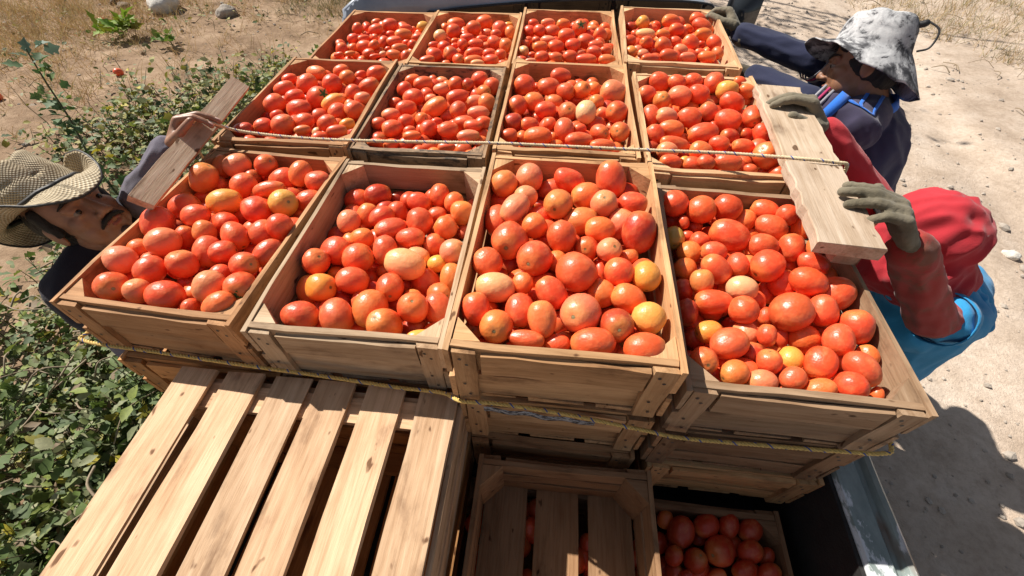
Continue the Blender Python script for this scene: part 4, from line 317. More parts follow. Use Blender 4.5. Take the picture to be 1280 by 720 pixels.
# ---------------------------------------------------------------- tomatoes
TINT = {'r':(.77,.092,.028),'o':(.83,.165,.040),'p':(.86,.225,.105),'P':(.88,.41,.20),'y':(.87,.31,.055),'d':(.50,.042,.013),'g':(.42,.31,.06)}  # 'd' is deep red; on some fruit it carries shade as colour
def tomato_me(var, us=22, vs=13):
    r = random.Random(var); V = []; PO = []; lob = r.choice([0,3,4,5]); la = r.uniform(.01,.035); egg = r.uniform(-.10,.13); ph = r.uniform(0,6); bx = r.uniform(.0,.16); ox, oy = r.uniform(-.05,.05), r.uniform(-.05,.05)
    tip = r.uniform(0,.06); den = Vector((r.uniform(-.5,.5), 1, r.uniform(-1,1))).normalized(); dd = r.choice([0,0,.05,.09])
    for j in range(vs+1):
        th = math.pi*j/vs; c = math.cos(th); s = max(0, math.sin(th))
        x = c*(1 - .10*math.exp(-(s/.22)**2)*(c > 0)) - (tip*math.exp(-(s/.15)**2) if c < 0 else 0)
        rad = s**(1-bx)*(1+egg*c)
        for i in range(us):
            a = 2*math.pi*i/us; rr = rad*(1 + (la*math.cos(lob*a+ph)*(.5+.5*c) if lob else 0))
            p = Vector((x, rr*math.cos(a)+ox*s*c, rr*math.sin(a)+oy*s*c))
            p *= 1 + .025*noise.noise(p*1.3+Vector((var*3.1,0,0)))
            q = p.dot(den)
            if dd and q > .72: p -= den*(q-.72)*.5*dd*8
            V.append(tuple(p)); PO.append((1-c)/2)
    F = []
    for j in range(vs):
        for i in range(us):
            a = j*us+i; b_ = j*us+(i+1) % us; F.append((a, a+us, b_+us, b_) if 0 < j < vs-1 or True else None)
    return V, F, PO
TV = [tomato_me(k) for k in range(10)]; TL = [tomato_me(k, 14, 9) for k in range(10)]
def clean_me(V, F, PO, name):
    me = pydata(name, V, F, True); at_ = me.attributes.new('pole', 'FLOAT', 'POINT'); at_.data.foreach_set('value', PO); me.validate(); return me
TM = []
for V, F, PO in TV:
    me = clean_me(V, F, PO, 'tomato'); me.materials.append(TOM); TM.append(me)
def scar_me():
    V = [(0,0,0)]; F = []
    for i in range(10):
        a = i*math.pi/5; r = .16 if i % 2 else .085; V.append((-.012, r*math.cos(a), r*math.sin(a)))
    for i in range(10): F.append((0, 1+i, 1+(i+1) % 10))
    V2 = [(.02+x, y, z) for x, y, z in V]
    me = pydata('stem_scar', V2, F); me.materials.append(SCAR); return me
def calyx_me():
    V = [(.02,0,0)]; F = []
    for k in range(5):
        a = k*2*math.pi/5+.2; d = (math.cos(a), math.sin(a)); e = (-d[1], d[0]); i0 = len(V)
        for (l, w_, h) in ((.10,.07,.05),(.26,.055,.03),(.42,0,.10)):
            if w_: V += [(h, d[0]*l+e[0]*w_, d[1]*l+e[1]*w_), (h, d[0]*l-e[0]*w_, d[1]*l-e[1]*w_)]
            else: V += [(h, d[0]*l, d[1]*l)]
        F += [(0, i0, i0+1), (i0, i0+2, i0+3, i0+1), (i0+2, i0+4, i0+3)]
    i0 = len(V); V += [(.0,.03,.0),(.0,-.015,.026),(.0,-.015,-.026),(.16,.02,.01),(.16,-.01,.03),(.16,-.01,-.01)]
    F += [(i0,i0+1,i0+4,i0+3),(i0+1,i0+2,i0+5,i0+4),(i0+2,i0,i0+3,i0+5),(i0+3,i0+4,i0+5)]
    me = pydata('calyx', V, F); me.materials.append(GREEN); return me
SCM, CAM_ = scar_me(), calyx_me()
def quat_x(ax, roll): 
    q = Vector(ax).normalized().to_track_quat('X', 'Z'); return q @ Matrix.Rotation(roll, 3, 'X').to_quaternion()
def vary(c, seed):
    r = random.Random(seed); k = r.uniform(.88,1.10); h = r.uniform(.82,1.25); return (min(.95,c[0]*k), c[1]*h, c[2]*h*r.uniform(.85,1.15))
allt = []; HV, HF, HP_, HC = [], [], [], []
def heap_add(p, a, b_, ax, col, seed, low=False):
    V, F, PO = (TL if low else TV)[seed % 10]; q = quat_x(ax, seed*1.3).to_matrix(); A = np.array(V)*np.array([a, b_, b_]); A = A@np.array(q).T + np.array(p)
    o = len(HV) and sum(len(v) for v in HV); HV.append(A); HF.append([tuple(i+o for i in f) for f in F]); HP_.extend(PO); HC.extend([(*col, 1)]*len(V))
seed = 0
for ln in TOMATOES.strip().split('\n'):
    k, marked, fill = ln.split('|')
    for rec in marked.split(';'):
        q = rec.split(' '); v = [float(s) for s in q[:8]]; fl = q[8]; P = Vector((v[0],v[1],v[2]))/1000
        d = (P-cam.location).dot(cf_); a, b_ = v[3]/2000, v[4]/2000; seed += 1
        allt.append(dict(k=k, P=P, a=a, b=b_, ax=v[5:8], col=fl[0], ly=int(fl[1]), ex=fl[2:], px=a*b_/d/d, seed=seed))
    for rec in fill.split(';'):
        if not rec: continue
        v = [float(s) for s in rec.split(' ')]; seed += 1
        c = TINT[random.choice('rrrrrood')]; heap_add((v[0]/1000, v[1]/1000, v[2]/1000), v[3]/2000*random.uniform(1,1.2), v[3]/2000, (random.gauss(0,1), random.gauss(0,1), random.gauss(0,.6)), vary(c, seed), seed, True)
# tomatoes of the crate under the empty one, seen through its slats
for i in range(46):
    seed += 1; heap_add((.19+random.uniform(-.14,.14), -.60+random.uniform(-.22,.22), -.515+random.uniform(-.03,.0)), .029, .025, (random.gauss(0,1), random.gauss(0,1), .2), vary(TINT['r'], seed), seed, True)
allt.sort(key=lambda t: -(t['px'] + (1 if t['ly'] < 2 and t['k'][0] in 'D' else 0)))
one = [t for t in allt if t['ly'] < 2][:296]; ids = {t['seed'] for t in one}
for t in allt:
    if t['seed'] not in ids: heap_add(t['P'], t['a']*1.05, t['b']*1.07, t['ax'], vary(TINT[t['col']], t['seed']), t['seed'])
me = pydata('tomato_heap', np.concatenate(HV), [f for l in HF for f in l], True)
at_ = me.attributes.new('pole', 'FLOAT', 'POINT'); at_.data.foreach_set('value', HP_)
at_ = me.attributes.new('tint', 'FLOAT_COLOR', 'POINT'); at_.data.foreach_set('color', np.array(HC, dtype=np.float32).ravel()); me.validate()
tag(mesh_obj('tomato_heap', me, TOMA), kind='stuff')
# labels: look, place in the crate, crate
CN = {'r':'red','o':'orange-red','p':'pinkish','P':'pale cream','y':'yellow-orange','d':'dark red','g':'green-shouldered'}
def crate_words(k): return 'low shaded crate' if k[0] == 'D' else f'{COLN[k[1]]} crate of {ROWS[k[0]]}'
for t in one:
    x, y, z, rz = CR.get(t['k'], [.567,-.6,-.49,0]); q = t['P']-Vector((x,y,z)); c, s = math.cos(-rz), math.sin(-rz); u = (q.x*c-q.y*s)/W_*2; v = (q.x*s+q.y*c)/L_*2
    cx = 'left' if u < -.33 else 'right' if u > .33 else 'middle'; cy = 'front' if v < -.33 else 'back' if v > .33 else 'centre'
    t['zone'] = {('middle','centre'):'centre',('left','centre'):'left side',('right','centre'):'right side',('middle','front'):'front',('middle','back'):'back'}.get((cx,cy), f'{cy} {cx} corner')
    sz = 'big' if t['b'] > .0285 else 'small' if t['b'] < .0195 else 'mid-sized'; sh = 'long' if t['a']/t['b'] > 1.28 else 'round' if t['a']/t['b'] < 1.10 else 'oval'
    t['words'] = f"{sz} {sh} {CN[t['col']]}"; t['u'], t['v'] = u, v
    t['with'] = ' with green calyx' if 'c' in t['ex'] else ' with stem scar' if 's' in t['ex'] else ''
bk = {}
for t in one: bk.setdefault((t['k'], t['words'], t['with'], t['zone']), []).append(t)
NUM = {2:'two',3:'three',4:'four',5:'five',6:'six'}
for (k, wd_, wi, zn), L in bk.items():
    L.sort(key=lambda t: t['u']); base = f"{wd_} tomato{wi}, {zn}, {crate_words(k)}"
    if len(L) == 1: L[0]['label'] = base; continue
    if max(t['u'] for t in L)-min(t['u'] for t in L) < .12*len(L): L.sort(key=lambda t: t['v']); pos = ['nearest','middle','farthest']
    else: pos = ['leftmost','middle','rightmost']
    if len(L) == 2: pp = [pos[0].replace('nearest','nearer').replace('leftmost','left'), pos[2].replace('farthest','farther').replace('rightmost','right')]
    elif len(L) == 3: pp = pos
    else: pp = [pos[0]] + [['second','third','fourth','fifth'][i] for i in range(len(L)-2)] + [pos[2]]
    for t, p in zip(L, pp): t['label'] = f"{p} {base}" 
for t in one:
    o = mesh_obj('tomato', TM[t['seed'] % 10], None, None, t['P']); o.rotation_mode = 'QUATERNION'; o.rotation_quaternion = quat_x(t['ax'], t['seed']*1.3)
    o.scale = (t['a']*1.04, t['b']*1.06, t['b']*1.06); o.color = (*vary(TINT['d' if t['k'][0] == 'D' and t['col'] == 'r' else t['col']], t['seed']), 1)  # red fruit of the low crate takes the dark tint, its shade as colour
    tag(o, t['label'], 'tomato', f"tomatoes in the {crate_words(t['k'])}")
    if 'c' in t['ex']: mesh_obj('calyx', CAM_, None, o, (.90,0,0)).scale = (1.2,1.5,1.5)
    elif 's' in t['ex']: mesh_obj('stem_scar', SCM, None, o, (.895,0,0))
for (x, y, lab) in ((-4.76,2.53,'red tomato fallen on the bare earth at the left edge'),(-5.17,4.33,'red tomato fallen beside the bright green seedling'),(-4.0,3.07,'small red tomato fallen above the weeds')):
    p = g2(x, y); o = mesh_obj('fallen_tomato', TM[3], None, None, (p[0], p[1], terrain(*p)+.03)); o.scale = (.042,.036,.036); o.color = (.8,.10,.03,1); o.rotation_euler = (0,.3,1); tag(o, lab, 'tomato', 'tomatoes fallen on the ground')
# ---------------------------------------------------------------- loose planks on the rims
def plank(name, c0, c1, wd, th, up, label, tint, nseg=14, ragged=.003):
    c0, c1 = Vector(c0), Vector(c1); X = (c1-c0).normalized(); Zv = (Vector(up)-Vector(up).dot(X)*X).normalized(); Y = Zv.cross(X); l = (c1-c0).length; V = []; r = random.Random(len(label))
    prof = [(-1,-.8),(-.97,-1),(.97,-1),(1,-.8),(1,.8),(.97,1),(-.97,1),(-1,.8)]
    for i in range(nseg+1):
        x = (i/nseg-.5)*l; ew = [r.uniform(-ragged,ragged) for _ in range(2)]
        for (a, b_) in prof: V.append((x + (r.uniform(-.002,.002) if i in (0,nseg) else 0), a*wd/2+(ew[0] if a > 0 else ew[1]), b_*th/2))
    F = [tuple(range(8)), tuple(nseg*8+k for k in reversed(range(8)))] + [(i*8+(k+1)%8, i*8+k, (i+1)*8+k, (i+1)*8+(k+1)%8) for i in range(nseg) for k in range(8)]
    me = pydata(name, V, F); bm = bmesh.new(); bm.from_mesh(me); bmesh.ops.recalc_face_normals(bm, faces=bm.faces); bm.to_mesh(me); bm.free(); me.materials.append(WOOD)
    o = mesh_obj(name, me); o.matrix_world = Matrix.Translation((c0+c1)/2) @ Matrix((X, Y, Zv)).transposed().to_4x4(); o.color = (*tint, 1)
    return tag(o, label, 'plank')
plank('plank', (.728,.238,.048), (.754,.610,.048), .116, .024, (0,0,1), 'weathered board on the far right rim, under a gloved hand of the red-hooded worker', (.56,.45,.35))
plank('plank', (.701,-.034,.058), (.717,.218,.058), .112, .027, (0,0,1), 'nearer weathered board on the right rim, held by the lower gloved hand', (.52,.42,.335))
plank('plank', (.722,-.020,.026), (.738,.20,.024), .050, .030, (0,0,1), 'narrow dark board wedged beneath the nearer right board', (.34,.27,.21))
plank('plank', (-.702,-.012,.026), (-.762,.515,.034), .047, .019, (.66,0,.75), 'tilted board along the left rim under the bare hand', (.58,.46,.35), ragged=.001)
# ---------------------------------------------------------------- ropes
ROPEY = simple('rope_yellow', (.62,.43,.13), .7, .25, 200, .3, .001); ROPEB = simple('rope_blue', (.03,.07,.30), .6); ROPEP = simple('rope_faded', (.62,.50,.32), .75, .2, 200, .3, .001)
def catmull(pts, n):
    P = [Vector(p) for p in pts]; P = [2*P[0]-P[1]]+P+[2*P[-1]-P[-2]]; out = []
    for i in range(1, len(P)-2):
        for k in range(n):
            t = k/n; a, b_, c, d = P[i-1:i+3]; out.append(.5*((2*b_)+(-a+c)*t+(2*a-5*b_+4*c-d)*t*t+(-a+3*b_-3*c+d)*t**3))
    return out+[P[-2]]
def resample(P, step):
    out = [P[0]]; acc = 0
    for a, b_ in zip(P, P[1:]):
        L = (b_-a).length; d = step-acc
        while d <= L: out.append(a.lerp(b_, d/L)); d += step
        acc = (L-(d-step)) if d-step <= L else acc+L
    return out
def tube(P, rad, seg=6):
    V, F = [], []; n = len(P)
    T = (P[1]-P[0]).normalized(); U = T.orthogonal().normalized()
    for i in range(n):
        T = (P[min(i+1,n-1)]-P[max(i-1,0)]).normalized(); U = (U-U.dot(T)*T).normalized(); B = T.cross(U); r = rad(i/(n-1)) if callable(rad) else rad
        for k in range(seg): a = 2*math.pi*k/seg; V.append(tuple(P[i]+U*math.cos(a)*r+B*math.sin(a)*r))
    for i in range(n-1):
        for k in range(seg): a, b_ = i*seg+k, i*seg+(k+1)%seg; F.append((a, b_, b_+seg, a+seg))
    F += [tuple(reversed(range(seg))), tuple((n-1)*seg+k for k in range(seg))]
    return V, F
def rope(pts, R, label, ymat, pitch=.026):
    t = empty('rope', pts[0], 0, label, 'rope'); C0 = Vector(pts[0]); P = resample(catmull(pts, 24), pitch/9); n = len(P)
    Us = []; T = (P[1]-P[0]).normalized(); U = T.orthogonal().normalized()
    for i in range(n):
        T = (P[min(i+1,n-1)]-P[max(i-1,0)]).normalized(); U = (U-U.dot(T)*T).normalized(); Us.append((U.copy(), T.cross(U)))
    for s in range(4):
        a0 = [0, 2.0, 4.0, 5.15][s]; rr = R*(.52 if s < 3 else .30); ro = R*(.52 if s < 3 else .84)
        Q = [P[i]-C0 + (Us[i][0]*math.cos(a0+2*math.pi*i/9) + Us[i][1]*math.sin(a0+2*math.pi*i/9))*ro for i in range(n)]
        V, F = tube(Q, rr, 6)
        if s == 3: F = [f for f in F if len(f) == 4 and (min(f)//6) % 13 < 5]
        o = mesh_obj('strand' if s < 3 else 'blue_strand', pydata('strand', V, F, True), ymat if s < 3 else ROPEB, t)
rope([(-.752,-.10,-.125),(-.755,-.235,-.123),(-.750,-.266,-.125),(-.583,-.276,-.122),(-.414,-.282,-.127),(-.255,-.283,-.138),(-.098,-.285,-.150),(-.01,-.292,-.138),(.035,-.318,-.108),(.10,-.323,-.092),(.209,-.325,-.100),(.353,-.327,-.128),(.43,-.325,-.150),(.577,-.324,-.146),(.695,-.328,-.127),(.745,-.328,-.119),(.766,-.315,-.119),(.772,-.25,-.12)], .0038, 'yellow rope flecked with blue, tied across the fronts of the nearest crates', ROPEY, .020)
rope([(-.760,.25,-.05),(-.762,.257,.015),(-.744,.258,.050),(-.713,.262,.066),(-.690,.272,.050),(-.652,.297,.018),(-.52,.302,.006),(-.379,.306,.004),(-.17,.310,.010),(.008,.294,.028),(.175,.292,.032),(.364,.290,.036),(.544,.277,.048),(.655,.245,.066),(.70,.226,.076),(.762,.220,.076),(.785,.221,.070),(.792,.222,.03)], .0040, 'pale twisted rope stretched over the tomatoes between nearest and middle rows', ROPEP, .019)
# ---------------------------------------------------------------- newspaper
def paper():
    m, t, b = new_mat('newsprint'); v = obj_coord(t, (1,1,1), False); n = noise_n(t, obj_coord(t, (60,1,160), False), 1.2, 5, .8)
    t.links.new(mixc(t, 'MIX', ramp(t, n, [(.47, (0,0,0)), (.52, (1,1,1))]), (.38,.40,.44), (.03,.03,.035)), b.inputs['Base Color']); b.inputs['Roughness'].default_value = .8
    nx, V, F = 22, [], []
    for i in range(nx+1):
        for j in range(4):
            x = .075+.20*i/nx; V.append((x, -.3225+.0015*math.sin(i*.9)+.001*j, -.112-.016*(x-.075)/.2-.008*j - .0015*math.sin(i*.6)))
    for i in range(nx):
        for j in range(3): a = i*4+j; F.append((a, a+1, a+5, a+4))
    me = pydata('newspaper', V, F, True); o = mesh_obj('newspaper', me, m); so = o.modifiers.new('s', 'SOLIDIFY'); so.thickness = .0006
    tag(o, 'crumpled strip of newspaper poking out under the raised third crate', 'newspaper')
paper()
# ---------------------------------------------------------------- pickup truck
def extrude_y(prof, y0, y1, n=24, jit=0):
    V, F = [], []; k = len(prof)
    for i in range(n+1):
        y = y0+(y1-y0)*i/n
        for (x, z) in prof: V.append((x+jit*noise.noise(Vector((x*9,y*7,z*9))), y, z+jit*noise.noise(Vector((x*9+5,y*7,z*9)))))
    for i in range(n):
        for j in range(k): a, b_ = i*k+j, i*k+(j+1)%k; F.append((a, b_, b_+k, a+k))
    F += [tuple(reversed(range(k))), tuple(n*k+j for j in range(k))]
    me = pydata('panel', V, F); bm = bmesh.new(); bm.from_mesh(me); bmesh.ops.recalc_face_normals(bm, faces=bm.faces); bm.to_mesh(me); bm.free(); return me
def boxm(x0,x1,y0,y1,z0,z1,bev=0):
    bm = bmesh.new(); bmesh.ops.create_cube(bm, size=1)
    for v in bm.verts: v.co = Vector(((x0+x1)/2+v.co.x*(x1-x0), (y0+y1)/2+v.co.y*(y1-y0), (z0+z1)/2+v.co.z*(z1-z0)))
    if bev: bmesh.ops.bevel(bm, geom=bm.edges[:], offset=bev, segments=3, affect='EDGES')
    me = bpy.data.meshes.new('box'); bm.to_mesh(me); bm.free(); me.polygons.foreach_set('use_smooth', [True]*len(me.polygons)) if bev else None; return me
def worn_paint():
    m, t, b = new_mat('worn_green_grey_paint'); v = obj_coord(t, (1,.38,1), False)
    n = noise_n(t, v, 13, 8, .68, .5); n2 = noise_n(t, v, 40, 5, .7)
    c = mixc(t, 'MIX', ramp(t, n, [(.515, (0,0,0)), (.545, (1,1,1))]), ramp(t, n2, [(.3,(.17,.21,.20)),(.7,(.29,.34,.32))]), (.66,.68,.70))
    rust = noise_n(t, v, 7, 4, .6); c = mixc(t, 'MIX', ramp(t, rust, [(.64, (0,0,0)), (.70, (.8,.8,.8))]), c, (.16,.10,.065))
    t.links.new(c, b.inputs['Base Color']); b.inputs['Roughness'].default_value = .45; bump(t, b, n, .35, .003); return m
RAIL = worn_paint(); BLACKP = simple('black_bed_liner', (.018,.016,.015), .8, .3, 30, .5, .004); RUBBER = simple('tyre_rubber', (.02,.02,.02), .85)
def car_paint():
    m, t, b = new_mat('blue_grey_paint'); b.inputs['Base Color'].default_value = (.30,.335,.40,1); b.inputs['Roughness'].default_value = .38; b.inputs['Coat Weight'].default_value = .6; b.inputs['Coat Roughness'].default_value = .08
    n = noise_n(t, obj_coord(t, (1,1,1), False), 9, 5, .7); t.links.new(ramp(t, n, [(.3, (.24,.27,.33)), (.7, (.36,.395,.46))]), b.inputs['Base Color']); return m
PAINT = car_paint()
def glass_m():
    m, t, b = new_mat('tinted_glass'); b.inputs['Base Color'].default_value = (.012,.012,.014,1); b.inputs['Roughness'].default_value = .06; return m
GLASS = glass_m(); TRIM = simple('black_rubber_seal', (.015,.015,.016), .5); CHROME = simple('plain_metal', (.5,.5,.5), .3, metal=1)
tr = empty('pickup_truck', (.1,1.2,GZ), 0, 'blue-grey pickup truck loaded with tomato crates, worn green-grey bed wall', 'pickup truck')
def tp(name, me, mat, parent=None):
    o = mesh_obj(name, me, mat); o.parent = parent or tr
    o.matrix_parent_inverse = Matrix.Translation(-tr.location) if parent is None else Matrix(); return o
def rail(s):
    c = .795 if s > 0 else .60
    pr = [(c,-.330),(c+.004,-.322),(c+.046,-.320),(c+.056,-.330),(c+.064,-.330),(c+.070,-.318),(c+.078,-.314),(c+.085,-.320),(c+.086,-.345),(c+.092,-.40),(c+.092,-.88),(c+.02,-.90),(c+.02,-.70),(c,-.70)]
    return [(s*x, z) for x, z in pr]
tp('bed_wall', extrude_y(rail(1), -1.25, 1.42, 60, .004), RAIL); tp('bed_wall', extrude_y(rail(-1), -1.25, 1.42, 60, .004), RAIL)
tp('bed_liner', boxm(.786,.7945,-1.2,1.40,-.70,-.334), BLACKP)
tp('bed_floor', boxm(-.62,.82,-1.25,1.42,-.72,-.69), BLACKP); tp('tailgate', boxm(-.60,.80,-1.29,-1.252,-.86,-.36,.008), RAIL)
tp('front_bulkhead', boxm(-.62,.82,1.405,1.425,-.72,-.30), BLACKP)
def cab():
    # rear wall with rounded shoulders, crowned roof running forward from its top edge, rear window let into it
    xc = -.01; hw = .885
    tab = [(0,.046),(.35,.040),(.60,.018),(.72,-.002),(.83,-.022),(.885,-.044),(.945,-.083),(.98,-.120),(1.0,-.18)]
    def top(u):
        u = abs(u)
        for (a, za), (b_, zb) in zip(tab, tab[1:]):
            if u <= b_: k = (u-a)/(b_-a); return za+(zb-za)*k
        return tab[-1][1]
    us = [-1+2*i/64 for i in range(65)]; V, F = [], []
    for j in range(9):
        for u in us: z = top(u); V.append((xc+hw*u, 1.462+.03*abs(u)**3+(.0 if j else .0), z-(z+.70)*j/8))
    F = [(j*65+i+1, j*65+i, (j+1)*65+i, (j+1)*65+i+1) for j in range(8) for i in range(64)]
    o = tp('rear_wall', pydata('rear_wall', V, F, True), PAINT); o.modifiers.new('s','SOLIDIFY').thickness = .015
    V = []; n = 16
    for j in range(n+1):
        v = j/n
        for u in us: V.append((xc+hw*u*(1+.01*v), 1.462+.03*abs(u)**3+1.2*v, top(u)+.001+.05*math.sin(min(1,v*1.4)*1.57)*(1-u*u*.6)-.02*v))
    F = [(j*65+i, j*65+i+1, (j+1)*65+i+1, (j+1)*65+i) for j in range(n) for i in range(64)]
    o = tp('cab_roof', pydata('roof', V, F, True), PAINT); so = o.modifiers.new('s','SOLIDIFY'); so.thickness = .012; so.offset = -1
    P = [Vector((xc+hw*u*.985, 1.478+.05*(1-abs(u))+.02*abs(u)**3, top(u)+.006+.05*math.sin(.06*(1-abs(u))*1.57*1.4)*.8)) for u in us]
    Vt, Ft = tube(P, .0035, 6); tp('roof_seam', pydata('seam', Vt, Ft, True), TRIM)
    edge = catmull([(-.47,-.30,0),(-.455,-.085,0),(-.40,-.058,0),(-.20,-.031,0),(.06,-.006,0),(.30,.008,0),(.55,.012,0),(.70,.008,0),(.765,-.012,0),(.79,-.10,0),(.80,-.30,0)], 6)
    V = [(p.x, 1.4485, p.y) for p in edge]+[(p.x, 1.4485, -.32) for p in edge]; n = len(edge)
    F = [(i+1, i, n+i, n+i+1) for i in range(n-1)]
    o = tp('rear_window', pydata('rear_window', V, F), GLASS); so = o.modifiers.new('s','SOLIDIFY'); so.thickness = .010; so.offset = 1
    Vt, Ft = tube([Vector((p.x, 1.447, p.y)) for p in edge], .006, 6); tp('window_seal', pydata('window_seal', Vt, Ft, True), TRIM)
    for s in (-1,1):
        V = [(s*x+xc, y, z) for y in (1.56, 2.0, 2.5) for x, z in ((.862,-.10),(.90,-.45),(.91,-.95))]
        F = [(a, a+1, a+4, a+3) for a in (0,1,3,4)]
        o = tp('cab_side', pydata('cab_side', V, F, True), PAINT); o.modifiers.new('s','SOLIDIFY').thickness = .02
    bm = bmesh.new(); bmesh.ops.create_cube(bm, size=1)
    for v in bm.verts: v.co = Vector((1.045+v.co.x*.17, 1.93+v.co.y*.07+.02*v.co.x, -.165+v.co.z*.22*(1+.12*v.co.x)))
    bmesh.ops.bevel(bm, geom=bm.edges[:], offset=.028, segments=4, affect='EDGES'); me = bpy.data.meshes.new('mirror'); bm.to_mesh(me); bm.free(); me.polygons.foreach_set('use_smooth', [True]*len(me.polygons))
    mo = tp('side_mirror', me, simple('mirror_housing', (.02,.02,.022), .35, bumps=0))
    m = mesh_obj('mirror_glass', boxm(.978,1.112,1.887,1.893,-.255,-.075,.002), simple('mirror_face', (.03,.035,.04), .08, bumps=0)); m.parent = mo
    tp('mirror_arm', boxm(.87,.98,1.92,1.95,-.20,-.15,.008), TRIM)
    tp('bonnet', boxm(-.80,.78,2.75,3.75,-.75,-.40,.06), PAINT)
    tp('windscreen', pydata('ws', [(-.78,2.62,.0),(.76,2.62,.0),(.80,3.05,-.38),(-.82,3.05,-.38)], [(0,1,2,3)]), GLASS).modifiers.new('s','SOLIDIFY').thickness = .006
cab()
def wheel(x, y):
    bm = bmesh.new(); P = [(.17,-.07),(.30,-.095),(.34,-.07),(.345,0),(.34,.07),(.30,.095),(.17,.07)]; n = 36; V = []; F = []
    for i in range(n):
        a = 2*math.pi*i/n
        for r, w_ in P: V.append((w_, r*math.cos(a), r*math.sin(a)))
    k = len(P)
    for i in range(n):
        for j in range(k): a = i*k+j; b_ = i*k+(j+1)%k; c = ((i+1)%n)*k+(j+1)%k; d = ((i+1)%n)*k+j; F.append((a,b_,c,d))
    o = tp('wheel', pydata('tyre', V, F, True), RUBBER); o.matrix_parent_inverse = Matrix.Translation(-tr.location) @ Matrix.Translation((x, y, GZ+.345))
    V = [(0,0,0)]+[(.0+.02*(i%2), .18*math.cos(i*math.pi/12), .18*math.sin(i*math.pi/12)) for i in range(24)]; r = mesh_obj('rim', pydata('rim', V, [(0,1+i,1+(i+1)%24) for i in range(24)]), CHROME); r.parent = o; r.location = ((.06 if x > 0 else -.06),0,0)
for x, y in ((.74,-.35),(-.55,-.35),(.72,3.1),(-.72,3.1)): wheel(x, y)
# ---------------------------------------------------------------- vegetation
def leaf_mat(name, rough=.68):
    m, t, b = new_mat(name); a = t.nodes.new('ShaderNodeAttribute'); a.attribute_name = 'tint'; v = obj_coord(t, rand=False); n = noise_n(t, v, 90, 3, .6)
    t.links.new(mixc(t, 'MULTIPLY', .7, a.outputs['Color'], ramp(t, n, [(.3,(.7,.7,.7)),(.7,(1.2,1.2,1.2))])), b.inputs['Base Color']); b.inputs['Roughness'].default_value = rough
    tr_ = t.nodes.new('ShaderNodeBsdfTranslucent'); t.links.new(a.outputs['Color'], tr_.inputs[0]); ms = t.nodes.new('ShaderNodeMixShader'); ms.inputs[0].default_value = .25
    out = t.nodes['Material Output']; t.links.new(b.outputs[0], ms.inputs[1]); t.links.new(tr_.outputs[0], ms.inputs[2]); t.links.new(ms.outputs[0], out.inputs[0]); return m
LEAF = leaf_mat('leaf'); DRY = leaf_mat('dry_grass_blade', .7)
class Foliage:
    def __init__(s): s.V = []; s.F = []; s.C = []
    def leaf(s, p, d, up, l, w_, col, lobes=True):
        d = d.normalized(); side = d.cross(up); side = side.normalized() if side.length > 1e-4 else d.orthogonal().normalized(); nrm = side.cross(d); o = len(s.V)
        pts = [(0,0,0),(.28,.42,.10),(.42,.26,.07),(.62,.50,.08),(.74,.22,.02),(1,0,-.10),(.74,-.22,.02),(.62,-.50,.08),(.42,-.26,.07),(.28,-.42,.10)] if lobes else [(0,0,0),(.35,.36,.08),(.7,.28,.04),(1,0,-.1),(.7,-.28,.04),(.35,-.36,.08)]
        for (a, b_, c) in pts: s.V.append(tuple(p + d*a*l + side*b_*w_ + nrm*c*l)); s.C.append((*col, 1))
        n = len(pts); mid = len(s.V); s.V.append(tuple(p+d*.5*l)); s.C.append((*[q*.9 for q in col],1))
        for k in range(n): s.F.append((mid, o+k, o+(k+1)%n))
    def blade(s, p, d, l, w_, col):
        d = d.normalized(); side = d.orthogonal().normalized(); side = (side*math.cos(p.x*99)+d.cross(side)*math.sin(p.x*99)); o = len(s.V); g = Vector((0,0,-1))
        for k, a in enumerate((0,.4,.75,1)):
            q = p + d*l*a + g*l*.28*a*a; ww = w_*(1-a*.9)
            s.V += [tuple(q+side*ww), tuple(q-side*ww)]; s.C += [(*col,1)]*2
        for k in range(3): s.F.append((o+2*k, o+2*k+1, o+2*k+3, o+2*k+2))
    def stem(s, P, r, col):
        V, F = tube(P, lambda t: r*(1-.6*t), 4); o = len(s.V); s.V += V; s.C += [(*col,1)]*len(V); s.F += [tuple(i+o for i in f) for f in F]
    def build(s, name, mat, origin=(0,0,0), parent=None):
        O = Vector(origin); me = pydata(name, [(v[0]-O.x, v[1]-O.y, v[2]-O.z) for v in s.V], s.F, True); a = me.attributes.new('tint', 'FLOAT_COLOR', 'POINT'); a.data.foreach_set('color', np.array(s.C, dtype=np.float32).ravel())
        return mesh_obj(name, me, mat, parent, O if parent is None else None)
def rdir(up=.6): return Vector((random.gauss(0,1), random.gauss(0,1), abs(random.gauss(0,1))*up)).normalized()
GREENS = [(.05,.085,.018),(.08,.13,.025),(.12,.18,.035),(.17,.21,.065),(.08,.12,.035),(.24,.26,.13),(.22,.27,.05),(.32,.32,.17)]
